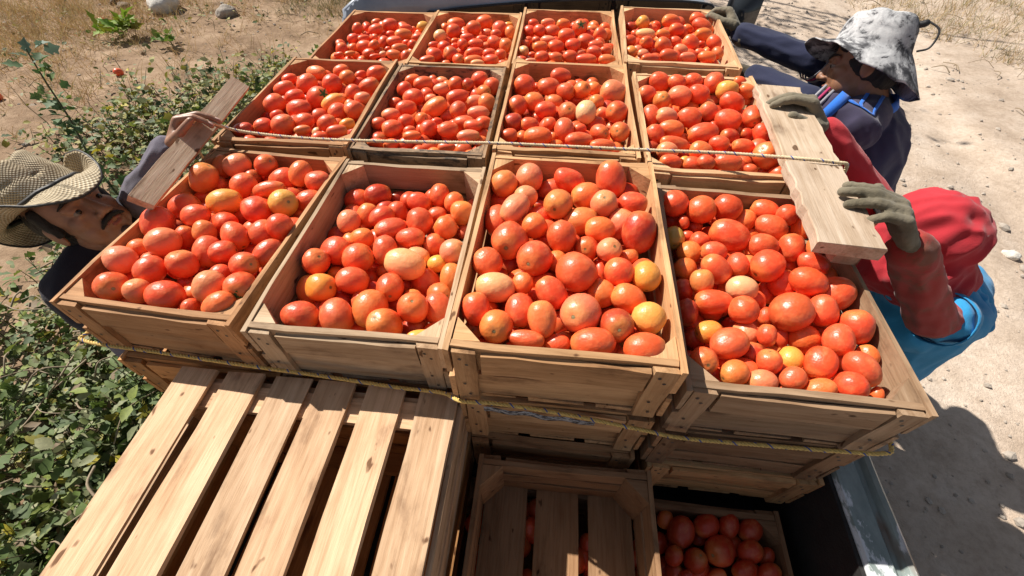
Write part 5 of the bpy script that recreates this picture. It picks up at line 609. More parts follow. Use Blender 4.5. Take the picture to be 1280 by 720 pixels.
def weeds():
    f = Foliage(); n = 0
    def plant(x, y, h, dens, yel=0, lsz=1):
        z = terrain(x, y); top = Vector((x+random.gauss(0,.08), y+random.gauss(0,.08), z+h)); b0 = Vector((x, y, z)); P = [b0, b0.lerp(top,.5)+Vector((random.gauss(0,.02),random.gauss(0,.02),0)), top]
        f.stem(P, .0035, random.choice([(.10,.08,.04),(.09,.11,.04),(.14,.11,.06)]))
        for k in range(dens):
            t = random.uniform(.15,1); p = b0.lerp(top, t)+Vector((random.gauss(0,.055),random.gauss(0,.055),random.gauss(0,.02)))
            c = random.choice(GREENS); 
            if random.random() < yel: c = (.30,.27,.05)
            if random.random() < .02: c = (.50,.42,.04)
            if random.random() < .05: c = (.22,.15,.08)
            l = random.choice([random.uniform(.018,.045), random.uniform(.035,.085)])*lsz; f.leaf(p, rdir(.35), rdir(2.5), l, l*random.uniform(.55,.95), c, random.random() < .45)
    for i in range(1500):                       # dense bed along the left of the truck
        x = -.80-abs(random.gauss(0,1.0))*.95 - random.uniform(0,.2); y = random.uniform(-1.1, 1.55)
        if y > .55+.35*math.sin(x*2.3) and random.random() < .35: continue
        if x < -3.2: continue
        plant(x, y, random.uniform(.10,.42)*(.7+.6*max(0,noise.noise(Vector((x*2,y*2,0)))+.3)), random.randint(13,22), .06)
    for i in range(520):                        # ragged weeds beside the far crates
        t = random.random(); x = -1.15-random.random()*1.1-t*.55; y = 1.3+t*1.75+random.gauss(0,.25)
        plant(x, y, random.uniform(.10,.40), random.randint(8,15), .18, .8)
    for i in range(270):                        # paler scrubby patch between the bare earth and the stack
        a = random.random(); x = -3.35+a*.75+random.gauss(0,.30); y = 1.75+a*1.5+random.gauss(0,.32); plant(x, y, random.uniform(.08,.34), random.randint(9,17), .28, 1.0)
    for i in range(90):
        x = random.uniform(-6.5,-2.6); y = random.uniform(1.2,6.5); plant(x, y, random.uniform(.05,.16), random.randint(4,9), .3, .8)
    tag(f.build('weeds', LEAF), kind='stuff')
weeds()
def grass():
    f = Foliage(); STR = [(.46,.31,.13),(.56,.40,.18),(.40,.25,.10),(.36,.31,.12),(.30,.20,.09),(.52,.31,.15)]
    def tuft(x, y, n, h, cols, sp=.06):
        z = terrain(x,y)-.01
        for k in range(n):
            p = Vector((x+random.gauss(0,sp), y+random.gauss(0,sp), z)); f.blade(p, Vector((random.gauss(0,.55),random.gauss(0,.55),1)), random.uniform(.4,1)*h, .0025, random.choice(cols))
    for i in range(1500):
        a = random.random()
        if a < .55: x = random.gauss(-6.0,1.0); y = random.gauss(4.4,.9)
        elif a < .8: x = random.uniform(-9,-3); y = random.uniform(6.0,9.5)
        else: x = random.gauss(-3.2,.9); y = random.gauss(6.6,.7)
        if x > -1.4: continue
        tuft(x, y, random.randint(10,18), random.uniform(.12,.40), STR)
    for i in range(950):
        x = random.uniform(3.9,8.5); y = 4.3+random.random()*4-.35*(x-5)
        if x-3.9 < (6.8-y)*.55: continue
        tuft(x, y, random.randint(8,16), random.uniform(.10,.38), STR[:5]+[(.20,.20,.09),(.25,.24,.15)])
    for i in range(420):
        x = random.uniform(-3.6,-1.7); y = random.uniform(5.2,7.5); tuft(x, y, 9, random.uniform(.15,.45), [(.12,.15,.05),(.20,.20,.08),(.34,.27,.13),(.09,.08,.05)])
    for i in range(500):
        x = random.uniform(-6,-1.6); y = random.uniform(1.8,5.5); tuft(x, y, 4, .10, STR)
    tag(f.build('dry_grass', DRY), kind='stuff')
grass()
def twigs():
    V, F = [], []
    for i in range(330):
        x = (random.uniform(-2.6,-.95) if i % 4 else random.uniform(-6,-1.2)) if i % 5 else random.uniform(4.2,7.5); y = (random.uniform(-1,6) if x < -2.6 else random.uniform(-1,1.6)) if x < 0 else random.uniform(3.4,7); z = terrain(x,y)+(.02 if x > 0 or y > 2 else random.uniform(.15,.42)); a = random.uniform(0,6.3); l = random.uniform(.05,.28)
        P = catmull([(x,y,z),(x+math.cos(a)*l*.5,y+math.sin(a)*l*.5,z+random.uniform(0,.05)),(x+math.cos(a+.3)*l,y+math.sin(a+.3)*l,z)],4)
        v, f = tube(P, random.uniform(.002,.005), 5); o = len(V); V += v; F += [tuple(i_+o for i_ in q) for q in f]
    tag(mesh_obj('twigs', pydata('twigs', V, F, True), simple('twig', (.26,.20,.13), .8)), kind='stuff')
twigs()
def tall_weed():
    b0 = Vector((-3.55*GSC+.0,1.95,GZ)); pts = [b0, Vector((-3.15,1.62,-1.05)), Vector((-2.75,1.62,-.62)), Vector((-2.62,1.75,-.36))]
    # along the sight lines of the photograph's stalk, base at the weeds, tip left of the hat
    t = empty('tall_weed', PW[0], 0, 'tall dark leafy weed stalk leaning left above the straw hat', 'weed'); O = Vector(PW[0]); P = catmull([Vector(p)-O for p in PW], 10)
    f = Foliage(); f.stem(P, .008, (.10,.11,.06)); f.build('stem', LEAF, (0,0,0), t)
    f = Foliage()
    for k in range(95):
        u = random.uniform(.12,1); i = min(len(P)-2, int(u*(len(P)-1))); p = P[i]; l = random.uniform(.035,.085); d = rdir(.6)
        c = random.choice([(.05,.10,.03),(.07,.14,.04),(.09,.17,.05),(.15,.23,.07)]) if u < .93 else (.13,.20,.14); f.leaf(p+d*random.uniform(.01,.07), d, rdir(2), l, l*.9, c, True)
    f.build('leaves', LEAF, (0,0,0), t)
PW = [(-2.72,1.42,-1.42),(-2.60,1.28,-1.13),(-2.64,1.33,-.88),(-2.68,1.42,-.68),(-2.67,1.45,-.46),(-2.60,1.43,-.29)]
tall_weed()
def seedling(x, y, n, sz, label, c0=(.22,.30,.03)):
    t = empty('seedling', (x, y, terrain(x,y)), 0, label, 'seedling'); f = Foliage(); s = Foliage()
    for k in range(5): 
        d = rdir(1.2); P = [Vector((0,0,0)), d*sz*.4, d*sz*.8+Vector((0,0,sz*.2))]; s.stem(P, .004, (.16,.2,.05))
        for q in range(n): e = rdir(.7); f.leaf(P[2]*random.uniform(.5,1.1)+e*.02, e, rdir(3), random.uniform(.4,.8)*sz, random.uniform(.3,.5)*sz, tuple(c*random.uniform(.8,1.2) for c in c0), True)
    s.build('stem', LEAF, (0,0,0), t); f.build('leaves', LEAF, (0,0,0), t)
p = g2(-4.65,3.95); seedling(p[0], p[1], 10, .22, 'bright green leafy seedling growing from the bare earth'); p = g2(-4.0,3.85); seedling(p[0], p[1], 6, .14, 'small green sprout just right of the bright seedling', (.16,.24,.04))
p = g2(-2.35,3.9); seedling(p[0], p[1], 9, .12, 'light green sprout beside the cab corner left of the far crates', (.26,.33,.12))

# roadside tree beyond the top of the frame: only its broken shade reaches the track
def road_tree():
    O = Vector((-2.8, 10.2, GZ)); t = empty('roadside_tree', O, 0, 'thin roadside tree beyond the cab, its branches hanging over the track', 'tree'); f = Foliage(); s = Foliage()
    trunk = catmull([Vector((0,0,0)), Vector((.15,-.2,1.4)), Vector((.6,-.9,2.9)), Vector((1.0,-1.6,4.2))], 6); V, F = tube(trunk, lambda u: .13*(1-.6*u), 8); mesh_obj('trunk', pydata('trunk', V, F, True), simple('bark', (.16,.12,.09), .9), t)
    for k in range(15):
        a = trunk[12+k%7]; e = Vector((random.uniform(.8,5.0), random.uniform(-5.4,-2.2), random.uniform(3.6,5.0))); P = catmull([a, a.lerp(e,.5)+Vector((0,0,random.uniform(.1,.5))), e], 6); s.stem(P, .035, (.15,.12,.09))
        for q in range(90):
            c = P[random.randrange(6, len(P))]+Vector((random.gauss(0,.22),random.gauss(0,.22),random.gauss(0,.14))); l = random.uniform(.06,.13); f.leaf(c, rdir(.2), rdir(2), l, l*.6, random.choice(GREENS[:4]), False)
    s.build('branches', LEAF, (0,0,0), t); f.build('crown', LEAF, (0,0,0), t)
road_tree()
# ---------------------------------------------------------------- people
def blob(prims, voxel, smooth=4, folds=None, seed=0):
    bm = bmesh.new()
    def sph(c, rad, R=None, sub=3):
        M = Matrix.Translation(c) @ ((R.to_4x4() if R else Matrix.Identity(4)) @ Matrix.Diagonal((*rad, 1))); bmesh.ops.create_icosphere(bm, subdivisions=sub, radius=1, matrix=M)
    for p in prims:
        if p[0] == 'c':
            a, b_, r0, r1 = Vector(p[1]), Vector(p[2]), p[3], p[4]; sph(a, (r0,)*3, sub=2); sph(b_, (r1,)*3, sub=2); d = b_-a
            if d.length > 1e-5: bmesh.ops.create_cone(bm, cap_ends=True, segments=20, radius1=r0, radius2=r1, depth=d.length, matrix=Matrix.Translation((a+b_)/2) @ d.to_track_quat('Z','Y').to_matrix().to_4x4())
        else: sph(Vector(p[1]), p[2], p[3] if len(p) > 3 else None)
    me = bpy.data.meshes.new('blob'); bm.to_mesh(me); bm.free(); o = bpy.data.objects.new('blob_build', me); COL.objects.link(o)
    m = o.modifiers.new('r','REMESH'); m.mode = 'VOXEL'; m.voxel_size = voxel
    if smooth: m = o.modifiers.new('s','SMOOTH'); m.factor = .5; m.iterations = smooth
    dg = bpy.context.evaluated_depsgraph_get(); out = bpy.data.meshes.new_from_object(o.evaluated_get(dg)); bpy.data.objects.remove(o)
    if folds:
        amp, sc, dirv = folds; nrm = [v.normal.copy() for v in out.vertices]; D = Vector(dirv).normalized()
        for v, n_ in zip(out.vertices, nrm):
            q = v.co*sc; q = q - D*q.dot(D)*.62; s_ = noise.noise(q+Vector((seed,0,0))); s2 = noise.noise(q*2.3+Vector((0,seed,3)))
            v.co += n_*amp*((1-abs(s_)*3.2)*.7 + s2*.6)
    out.polygons.foreach_set('use_smooth', [True]*len(out.polygons)); return out
def frame(facing, up=(0,0,1)):
    X = Vector(facing).normalized(); Y = Vector(up).cross(X).normalized(); return Matrix((X, Y, X.cross(Y))).transposed()
def xf(prims, R, T):
    out = []; T = Vector(T)
    for p in prims:
        if p[0] == 'c': out.append(('c', R@Vector(p[1])+T, R@Vector(p[2])+T, p[3], p[4]))
        else: out.append(('e', R@Vector(p[1])+T, p[2], R @ (p[3] if len(p) > 3 else Matrix.Identity(3))))
    return out
HEAD = [('e',(-.014,0,.030),(.096,.076,.088)),('e',(.030,0,-.020),(.060,.061,.085)),('e',(.032,0,-.070),(.050,.048,.038)),('e',(.066,0,-.093),(.022,.021,.018)),
 ('c',(.086,0,.012),(.106,0,-.026),.0080,.0125),('e',(.095,.013,-.031),(.012,.009,.008)),('e',(.095,-.013,-.031),(.012,.009,.008)),
 ('c',(.085,.008,.024),(.072,.046,.020),.0095,.009),('c',(.085,-.008,.024),(.072,-.046,.020),.0095,.009),('e',(.052,.038,-.020),(.027,.024,.026)),('e',(.052,-.038,-.020),(.027,.024,.026)),('e',(.040,.036,-.050),(.034,.026,.036)),('e',(.040,-.036,-.050),(.034,.026,.036)),
 ('e',(.083,0,-.053),(.012,.023,.0065)),('e',(.080,0,-.066),(.012,.020,.0075)),('e',(.076,0,-.060),(.014,.030,.016)),
 ('e',(-.008,.077,-.010),(.019,.008,.031),Matrix.Rotation(-.25,3,'Y')),('e',(-.008,-.077,-.010),(.019,.008,.031),Matrix.Rotation(-.25,3,'Y')),
 ('e',(.071,.031,.0085),(.0165,.017,.0085)),('e',(.071,-.031,.0085),(.0165,.017,.0085)),('e',(.070,.031,-.0075),(.0160,.016,.0065)),('e',(.070,-.031,-.0075),(.0160,.016,.0065)),('c',(-.02,0,-.05),(-.04,0,-.15),.056,.060)]
def hand_prims(curls, side=1, g=0.0, thumb=(.55,.75,-.35), spread=.06):
    P = [('c',(-.030,0,0),(.0,0,0),.024+g,.025+g),('e',(.045,0,-.004),(.052,.042,.016+g)),('c',(.0,side*.012,0),(.086,side*.028,0),.014+g,.0115+g),('c',(.0,0,0),(.090,side*.009,.002),.014+g,.0115+g),('c',(.0,-side*.008,0),(.086,-side*.011,.001),.014+g,.011+g),('c',(.0,-side*.014,0),(.077,-side*.029,-.001),.014+g,.0105+g)]
    ends = []
    for i, (kx, ky, ls, r) in enumerate(((.088,.030,(.044,.026,.021),.0092),(.092,.0095,(.048,.030,.022),.0095),(.087,-.011,(.044,.028,.021),.0090),(.078,-.030,(.034,.021,.018),.0080))):
        p = Vector((kx, side*ky, 0)); th = 0; sp = side*(1.5-i)*spread
        for j, l in enumerate(ls):
            th += curls[i][j]; d = Vector((math.cos(th)*math.cos(sp), math.sin(sp), -math.sin(th)*math.cos(sp))); q = p+d*l
            P.append(('c', p, q, r*(1-.09*j)+g, r*(.93-.11*j)+g)); p = q
        ends.append((p, d, th))
    a = Vector((.022, side*.026, -.004)); d = Vector((thumb[0], side*thumb[1], thumb[2])).normalized(); b_ = a+d*.044; P.append(('c', a, b_, .0155+g, .0115+g)); d2 = (d+Vector((.6,-side*.25,-.1))).normalized(); c = b_+d2*.030; P.append(('c', b_, c, .011+g, .0100+g)); e = c+d2*.022; P.append(('c', c, e, .0100+g, .0085+g))
    return P, ends
def hframe(X, Z):
    X = Vector(X).normalized(); Z = Vector(Z); Z = (Z-Z.dot(X)*X).normalized(); return Matrix((X, Z.cross(X), Z)).transposed()
def skin_mat(name, c):
    m, t, b = new_mat(name); v = obj_coord(t, rand=False); n = noise_n(t, v, 40, 4); t.links.new(ramp(t, n, [(.3, tuple(q*.82 for q in c)), (.7, tuple(q*1.15 for q in c))]), b.inputs['Base Color'])
    b.inputs['Roughness'].default_value = .48; b.inputs['Subsurface Weight'].default_value = .12; b.inputs['Subsurface Radius'].default_value = (.01,.004,.002); b.inputs['Subsurface Scale'].default_value = 1; bump(t, b, noise_n(t, v, 260, 3), .25, .0012); return m
def cloth(name, c, rough=.85, weave=500, dirt=None, var=.12):
    m, t, b = new_mat(name); v = obj_coord(t, rand=False); n = noise_n(t, v, 7, 5, .6)
    col = ramp(t, n, [(.3, tuple(q*(1-var) for q in c)), (.7, tuple(min(1,q*(1+var)) for q in c))])
    if dirt: 
        n2 = noise_n(t, v, 11, 6, .7); col = mixc(t, 'MIX', ramp(t, n2, [(.50, (0,0,0)), (.62, (.75,.75,.75))]), col, dirt)
    t.links.new(col, b.inputs['Base Color']); b.inputs['Roughness'].default_value = rough; b.inputs['Specular IOR Level'].default_value = .2; b.inputs['Sheen Weight'].default_value = .15
    bump(t, b, noise_n(t, v, weave, 2), .5, .002); return m
SKIN1 = skin_mat('skin_brown', (.27,.125,.068)); SKIN2 = skin_mat('skin_tan', (.30,.15,.09)); HAIR = simple('black_hair', (.012,.010,.009), .5, .4, 120, .8, .004)
NAVY = cloth('navy_cotton', (.022,.026,.060)); NAVY2 = cloth('faded_navy_cotton', (.052,.045,.085)); BLUE = cloth('bright_blue_cotton', (.03,.16,.62)); LBLUE = cloth('light_blue_cotton', (.03,.26,.52)); RED = cloth('red_cotton', (.50,.035,.045), dirt=None); REDD = cloth('shaded_red_cotton', (.34,.035,.03), dirt=(.13,.06,.03)); LILAC = cloth('grey_lilac_cotton', (.13,.115,.15)); DARK = cloth('dark_cotton', (.018,.017,.028)); JEANS = cloth('denim', (.035,.05,.09)); GLOVE = cloth('soiled_glove_knit', (.175,.150,.105), weave=300, dirt=(.10,.085,.055)); GLOVED = cloth('dark_glove_knit', (.075,.062,.045), weave=300); WHITE = simple('eye_white', (.20,.15,.12), .4, bumps=0); IRIS = simple('iris_dark', (.02,.012,.008), .2, bumps=0); NAILM = simple('fingernail', (.62,.42,.36), .3, bumps=0)  # REDD: near sleeve's shade put into the red, with brown patches
LIP = simple('lips', (.27,.085,.06), .5, bumps=0); SHOE = simple('worn_boot_leather', (.06,.045,.03), .7)
def joinm(a, b_):
    bm = bmesh.new(); bm.from_mesh(a); bm.from_mesh(b_); me = bpy.data.meshes.new('body'); bm.to_mesh(me); bm.free(); me.polygons.foreach_set('use_smooth', [True]*len(me.polygons)); return me
def limb(a, m, b_, r): return [('c', a, m, r[0], r[1]), ('c', m, b_, r[1], r[2])]
def lerp(a, b_, t): return Vector(a).lerp(Vector(b_), t)
def figure(J, label, skin, shirt_mat, sleeve_mat, trouser_mat, hands, face=True, fat=1.0, short=.0, undersl=None, group=None):
    """J: world joints. hands: {'l':(kind, X, Z, curls, thumb side, thumb)}"""
    J = {k: Vector(v) for k, v in J.items()}; base = Vector(((J['anl'].x+J['anr'].x)/2, (J['anl'].y+J['anr'].y)/2, GZ)); t = empty('person', base, 0, label, 'person', group)
    def part(name, me, mat, parent=None): 
        if me.materials: me.materials.clear()
        me.transform(Matrix.Translation(-base)); return mesh_obj(name, me, mat, parent or t)
    F = frame(J['face'], J.get('up', Vector((0,0,1)))); T = frame(Vector((J['face'].x, J['face'].y, 0))); lean = (J['neck']-J['pel']).normalized()
    B = [('c', J['neck'], J['chest'], .062, .10), ('e', J['chest'], (.095,.145,.15), T), ('c', J['chest'], J['pel'], .115, .115), ('e', J['pel'], (.10,.15,.12), T)]
    for s in 'lr':
        B += [('c', J['neck'], J['sh'+s], .05, .052)] + limb(J['sh'+s], J['el'+s], J['wr'+s], (.048,.036,.026)) + limb(J['hi'+s], J['kn'+s], J['an'+s], (.080,.054,.038))
        B += [('c', J['an'+s], J['an'+s]+T@Vector((.15,0,-.045)), .035, .028)]
    body = blob(B, .010, 3); hp = xf(HEAD, F, J['head']); hp[-1] = ('c', J['head']+F@Vector((-.02,0,-.05)), J['neck'], .054, .060); head = blob(hp, .0030, 7)
    me = joinm(body, head)
    for s in 'lr':
        k = hands.get(s)
        if k and k[0] == 'bare': P, ends = hand_prims(k[3], k[4], 0, k[5]); R = hframe(k[1], k[2]); P = [(q[0], Vector(q[1])*.88, Vector(q[2])*.88, q[3]*.92, q[4]*.92) if q[0] == 'c' else ('e', Vector(q[1])*.88, tuple(v*.88 for v in q[2])) for q in P]; me = joinm(me, blob(xf(P, R, J['wr'+s]), .0028, 2))
    part('body', me, skin)
    for s in 'lr':
        k = hands.get(s)
        if k and k[0] != 'bare':
            P, ends = hand_prims(k[3], k[4], .0022, k[5]); R = hframe(k[1], k[2]); part('glove', blob(xf(P, R, J['wr'+s]), .0032, 2, (.0009, 90, (0,0,1))), k[0])
        elif k:
            R = hframe(k[1], k[2])
            for (p, d, th) in ends:
                n_ = Vector((math.sin(th),0,math.cos(th))); M = Matrix.Translation(R@(p*.88+n_*.0050-d*.004)+J['wr'+s]) @ (R@Matrix((d, n_.cross(d), n_)).transposed()).to_4x4() @ Matrix.Diagonal((.0075,.006,.0022,1))
                bm = bmesh.new(); bmesh.ops.create_icosphere(bm, subdivisions=2, radius=1, matrix=M); m2 = bpy.data.meshes.new('nail'); bm.to_mesh(m2); bm.free(); part('fingernail', m2, NAILM)
    g = .012*fat
    S = [('c', lerp(J['neck'],J['chest'],.12), J['chest'], .068+g, .105+g), ('e', J['chest'], (.105+g,.155+g,.155), T), ('c', J['chest'], J['pel'], .125+g, .128+g), ('e', lerp(J['pel'],J['chest'],.1), (.115+g,.16+g,.10), T)]
    for s in 'lr':
        S += [('c', lerp(J['neck'],J['sh'+s],.25), J['sh'+s], .062+g, .058+g)]
        e = lerp(J['sh'+s], J['el'+s], short if short else 1); S += [('c', J['sh'+s], e, .056+g, .050+g)]
    sh = part('shirt', blob(S, .0065, 5, (.0075*fat, 13, lean), 3), shirt_mat)
    for s in 'lr':
        SL = [('c', lerp(J['sh'+s],J['el'+s],(short-.25) if short else .8), J['el'+s], .042+g*.7, .037+g*.8), ('c', J['el'+s], lerp(J['el'+s],J['wr'+s],.97), .037+g*.8, .029+g*.7)]
        part('sleeve', blob(SL, .0050, 4, (.0042*fat, 26, J['wr'+s]-J['el'+s]), 7), sleeve_mat[s] if isinstance(sleeve_mat, dict) else sleeve_mat)
    TR = [('e', J['pel'], (.115,.155,.12), T)]
    for s in 'lr': TR += limb(J['hi'+s], J['kn'+s], J['an'+s], (.092,.068,.058))
    part('trousers', blob(TR, .012, 4, (.006, 12, (0,0,1))), trouser_mat)
    for s in 'lr': part('boot', blob([('c', J['an'+s]+Vector((0,0,.04)), J['an'+s], .048, .045), ('e', J['an'+s]+T@Vector((.05,0,-.03)), (.115,.046,.038), T)], .008, 3), SHOE)
    if face:
        for s in (-1,1):
            bm = bmesh.new(); bmesh.ops.create_uvsphere(bm, u_segments=16, v_segments=10, radius=.0110, matrix=Matrix.Translation(F@Vector((.0752,s*.031,.001))+J['head'])); m2 = bpy.data.meshes.new('eye'); bm.to_mesh(m2); bm.free(); m2.polygons.foreach_set('use_smooth',[True]*len(m2.polygons)); ey = part('eye', m2, WHITE)
            bm = bmesh.new(); bmesh.ops.create_uvsphere(bm, u_segments=12, v_segments=8, radius=.0072, matrix=Matrix.Translation(F@Vector((.0810,s*.031,.001))+J['head'])); m2 = bpy.data.meshes.new('iris'); bm.to_mesh(m2); bm.free(); io = part('iris', m2, IRIS, ey)
            part('eyebrow', blob(xf([('c',(.0935,s*.014,.026),(.085,s*.034,.033),.0035,.0042),('c',(.085,s*.034,.033),(.070,s*.052,.027),.0042,.002)], F, J['head']), .0018, 1), HAIR)
        part('lips', blob(xf([('c',(.0915,-.008,-.0535),(.086,-.020,-.056),.0040,.0025),('c',(.0915,.008,-.0535),(.086,.020,-.056),.0040,.0025),('c',(.0885,-.009,-.064),(.0885,.009,-.064),.0048,.0048)], F, J['head']), .0018, 2), LIP)
    return t, part, F, J, sh
def ribbon(part, target, pts, wd, mat, name, off=.0025, n=40, down=False):
    bm = bmesh.new(); bm.from_mesh(target.data); bv = BVHTree.FromBMesh(bm); b0 = target.parent.location; P = catmull([Vector(p)-b0 for p in pts], max(4, n//len(pts))); V, F = [], []; Q = []
    for p in P:
        h = (bv.ray_cast(p+Vector((0,0,.2)), Vector((0,0,-1))) if down else None) or bv.find_nearest(p)
        if h[0] is None: h = bv.find_nearest(p)
        Q.append((h[0]+h[1]*off, h[1]))
    for i, (q, nr) in enumerate(Q):
        d = (Q[min(i+1,len(Q)-1)][0]-Q[max(i-1,0)][0]).normalized(); s = d.cross(nr).normalized()
        for k in (-1,0,1):
            h = bv.find_nearest(q+s*wd*k/2) if not down else (q+s*wd*k/2-nr*off, nr); V.append(tuple(h[0]+h[1]*off+b0))
    for i in range(len(Q)-1):
        for k in range(2): a = i*3+k; F.append((a, a+1, a+4, a+3))
    me = pydata(name, V, F, True); o = part(name, me, mat); m = o.modifiers.new('s','SOLIDIFY'); m.thickness = .0015; m.offset = 0; return o
def ring_pts(c, axis, r, n=10):
    A = Vector(axis).normalized(); U = A.orthogonal().normalized(); B = A.cross(U); return [Vector(c)+(U*math.cos(2*math.pi*k/n)+B*math.sin(2*math.pi*k/n))*r for k in range(n+1)]
def band(part, a, b_, r, mat, name, th=.003):
    a, b_ = Vector(a), Vector(b_); A = (b_-a).normalized(); U = A.orthogonal().normalized(); B = A.cross(U); V, F = [], []; n = 28
    for i in range(n):
        for q in (a, a.lerp(b_,.5), b_):
            k = 1+.05*noise.noise(Vector((math.cos(i*.224)*2, math.sin(i*.224)*2, q.x*9))); V.append(tuple(q+(U*math.cos(2*math.pi*i/n)+B*math.sin(2*math.pi*i/n))*r*k))
    for i in range(n):
        for k in range(2): F.append((i*3+k, i*3+k+1, ((i+1)%n)*3+k+1, ((i+1)%n)*3+k))
    o = part(name, pydata(name, V, F, True), mat); m = o.modifiers.new('s','SOLIDIFY'); m.thickness = th; return o
def lathe_hat(prof, R, T, fn, nseg=72):
    V, F, UV = [], [], []; n = len(prof); s = 0
    for i, (r, z) in enumerate(prof):
        if i: s += math.hypot(r-prof[i-1][0], z-prof[i-1][1])
        for k in range(nseg):
            a = 2*math.pi*k/nseg; p = fn(r, z, a, i/(n-1)); V.append(tuple(R@p+Vector(T))); UV.append((a*.1*1.0, s, a))
    for i in range(n-1):
        for k in range(nseg): a, b_ = i*nseg+k, i*nseg+(k+1)%nseg; F.append((a, b_, b_+nseg, a+nseg))
    me = pydata('hat', V, F, True); at_ = me.attributes.new('weave', 'FLOAT_VECTOR', 'POINT'); at_.data.foreach_set('vector', [c for u in UV for c in u]); return me
def seg(a, b_, n): return [(a[0]+(b_[0]-a[0])*i/n, a[1]+(b_[1]-a[1])*i/n) for i in range(n)]
def LEGS(p, face, lean=0, spread=.10, low=None):
    p = Vector(p); f = Vector((face[0], face[1], 0)).normalized(); l = Vector((-f.y, f.x, 0)); d = {}
    for s, k in (('l',1),('r',-1)):
        h = p+l*k*.085-Vector((0,0,.05)); an = Vector((p.x, p.y, GZ+.085))+l*k*spread+f*(.08*k)-f*.02; kn = h.lerp(an,.5)+f*.05; d['hi'+s] = h; d['kn'+s] = kn; d['an'+s] = an
    return d
# --- man in the speckled bucket hat
HF, HU, HH = Vector((-.895,.386,-.223)), Vector((-.255,.585,.770)), Vector((.19,.47,.86))
J = dict(head=(1.100,.862,.018), neck=(1.160,.820,-.100), chest=(1.222,.815,-.235), pel=(1.36,.86,-.60), shl=(1.060,.675,-.100), ell=(.945,.765,-.055), wrl=(.822,.955,-.062), shr=(1.225,1.045,-.115), elr=(1.035,1.035,-.035), wrr=(.812,1.205,-.015), face=HF, up=HU)
J.update(LEGS(J['pel'], J['face']))
t, part, F, J, sh = figure(J, 'man in a speckled grey bucket hat and navy blue-striped shirt, reaching across the crates', SKIN1, NAVY2, NAVY, JEANS,
  {'l': (GLOVED, (-.45,.85,-.25), (.8,.3,.5), [(.9,.7,.4)]*4, -1, (.5,.6,-.5)), 'r': (GLOVE, (-.35,.85,.45), (.65,.2,.75), [(.9,.7,.35),(.95,.75,.4),(1.0,.8,.4),(1.05,.8,.4)], 1, (.6,.5,-.6))}, short=.62)
for s in 'lr':
    e0, e1 = lerp(J['sh'+s], J['el'+s], .50), lerp(J['sh'+s], J['el'+s], .70); band(part, e0, e1, .066, BLUE, 'sleeve_cuff')
    d = (J['wr'+s]-J['el'+s]).normalized(); q = lerp(J['sh'+s], J['el'+s], .80)
    for k, mt in enumerate((simple('grey_stripe',(.30,.29,.32),.8), simple('magenta_stripe',(.42,.03,.12),.8), simple('grey_stripe',(.30,.29,.32),.8))): u = (J['el'+s]-J['sh'+s]).normalized(); band(part, q+u*(.013*k), q+u*(.013*k+.008), .0575, mt, 'arm_stripe', .002)
nk, sl_, sr_ = J['neck'], J['shl'], J['shr']; Uz = Vector((0,0,1)); Fh = Vector((-.86,.5,0))
side_ = (sl_-nk).cross(Uz).normalized()
for k, o_ in enumerate((-.020, .020)):
    ribbon(part, sh, [nk+Uz*.10+(sl_-nk)*.30+side_*o_, lerp(nk,sl_,.75)+Uz*.12+side_*o_, sl_+Uz*.11+side_*o_*.9, lerp(sl_,J['ell'],.45)+Uz*.10+side_*o_*.8], .010, BLUE, 'shoulder_stripe', n=24, down=True, off=.003)
band(part, nk-(J['head']-nk).normalized()*.010, nk+(J['head']-nk).normalized()*.020, .080, BLUE, 'collar', .005)
part('hair', blob(xf([('e',(-.018,0,.016),(.088,.080,.078)),('e',(-.045,0,-.025),(.052,.064,.052)),('c',(.052,.052,.055),(.055,-.052,.055),.020,.020),('c',(.010,.074,.005),(.012,.074,.04),.010,.012),('c',(.010,-.074,.005),(.012,-.074,.04),.010,.012)], F, J['head']), .004, 2, (.002,80,(0,0,1))), HAIR)
def camo():
    m, t, b = new_mat('speckled_hat_cloth'); v = obj_coord(t, rand=False); n = noise_n(t, v, 22, 7, .72, .6); n2 = noise_n(t, v, 9, 4, .6, .3)
    c = mixc(t, 'MIX', ramp(t, n2, [(.50, (0,0,0)), (.58, (1,1,1))]), ramp(t, n, [(.40, (.04,.04,.045)), (.46, (.36,.36,.37)), (.7, (.66,.66,.66))]), ramp(t, n, [(.42, (.035,.035,.04)), (.52, (.16,.16,.17)), (.60, (.55,.55,.55))]))
    t.links.new(c, b.inputs['Base Color']); b.inputs['Roughness'].default_value = .85; bump(t, b, n, .3, .003); return m
FB = frame(HF-HF.dot(HH)*HH, HH); HO = Vector((-.026,-.004,-.004))
prof = seg((.0,.142),(.045,.140),3)+seg((.045,.140),(.074,.128),4)+seg((.074,.128),(.086,.100),5)+seg((.086,.100),(.096,.040),7)+seg((.096,.040),(.168,.030),12)+[(.168,.030)]
def fh(r, z, a, u):
    x, y = r*math.cos(a)*1.06-.010, r*math.sin(a)*.96; tt = max(0,(r-.096)/.072)
    z2 = z + tt*(-.018 + .020*max(0,math.cos(a)) - .045*max(0,math.sin(a))**2*max(0,.6-math.cos(a)) - .075*max(0,-math.cos(a))**1.5) + .008*noise.noise(Vector((x*22,y*22,z*22))) + (.010*math.sin(a*3+.6)*tt)
    if tt > 0: k = 1-.16*tt*abs(math.sin(a)); x, y = x*k, y*k
    return Vector((x, y, z2))
Hh = part('bucket_hat', lathe_hat(prof, FB, J['head']+HO+FB@Vector((-.006,.0,.012)), fh), camo()); Hh.modifiers.new('s','SOLIDIFY').thickness = .003
part('cord_lock', blob(xf([('c',(-.085,.02,.112),(-.108,.02,.122),.009,.010)], FB, J['head']+HO+FB@Vector((-.006,0,.012))), .003, 1), TRIM, Hh)
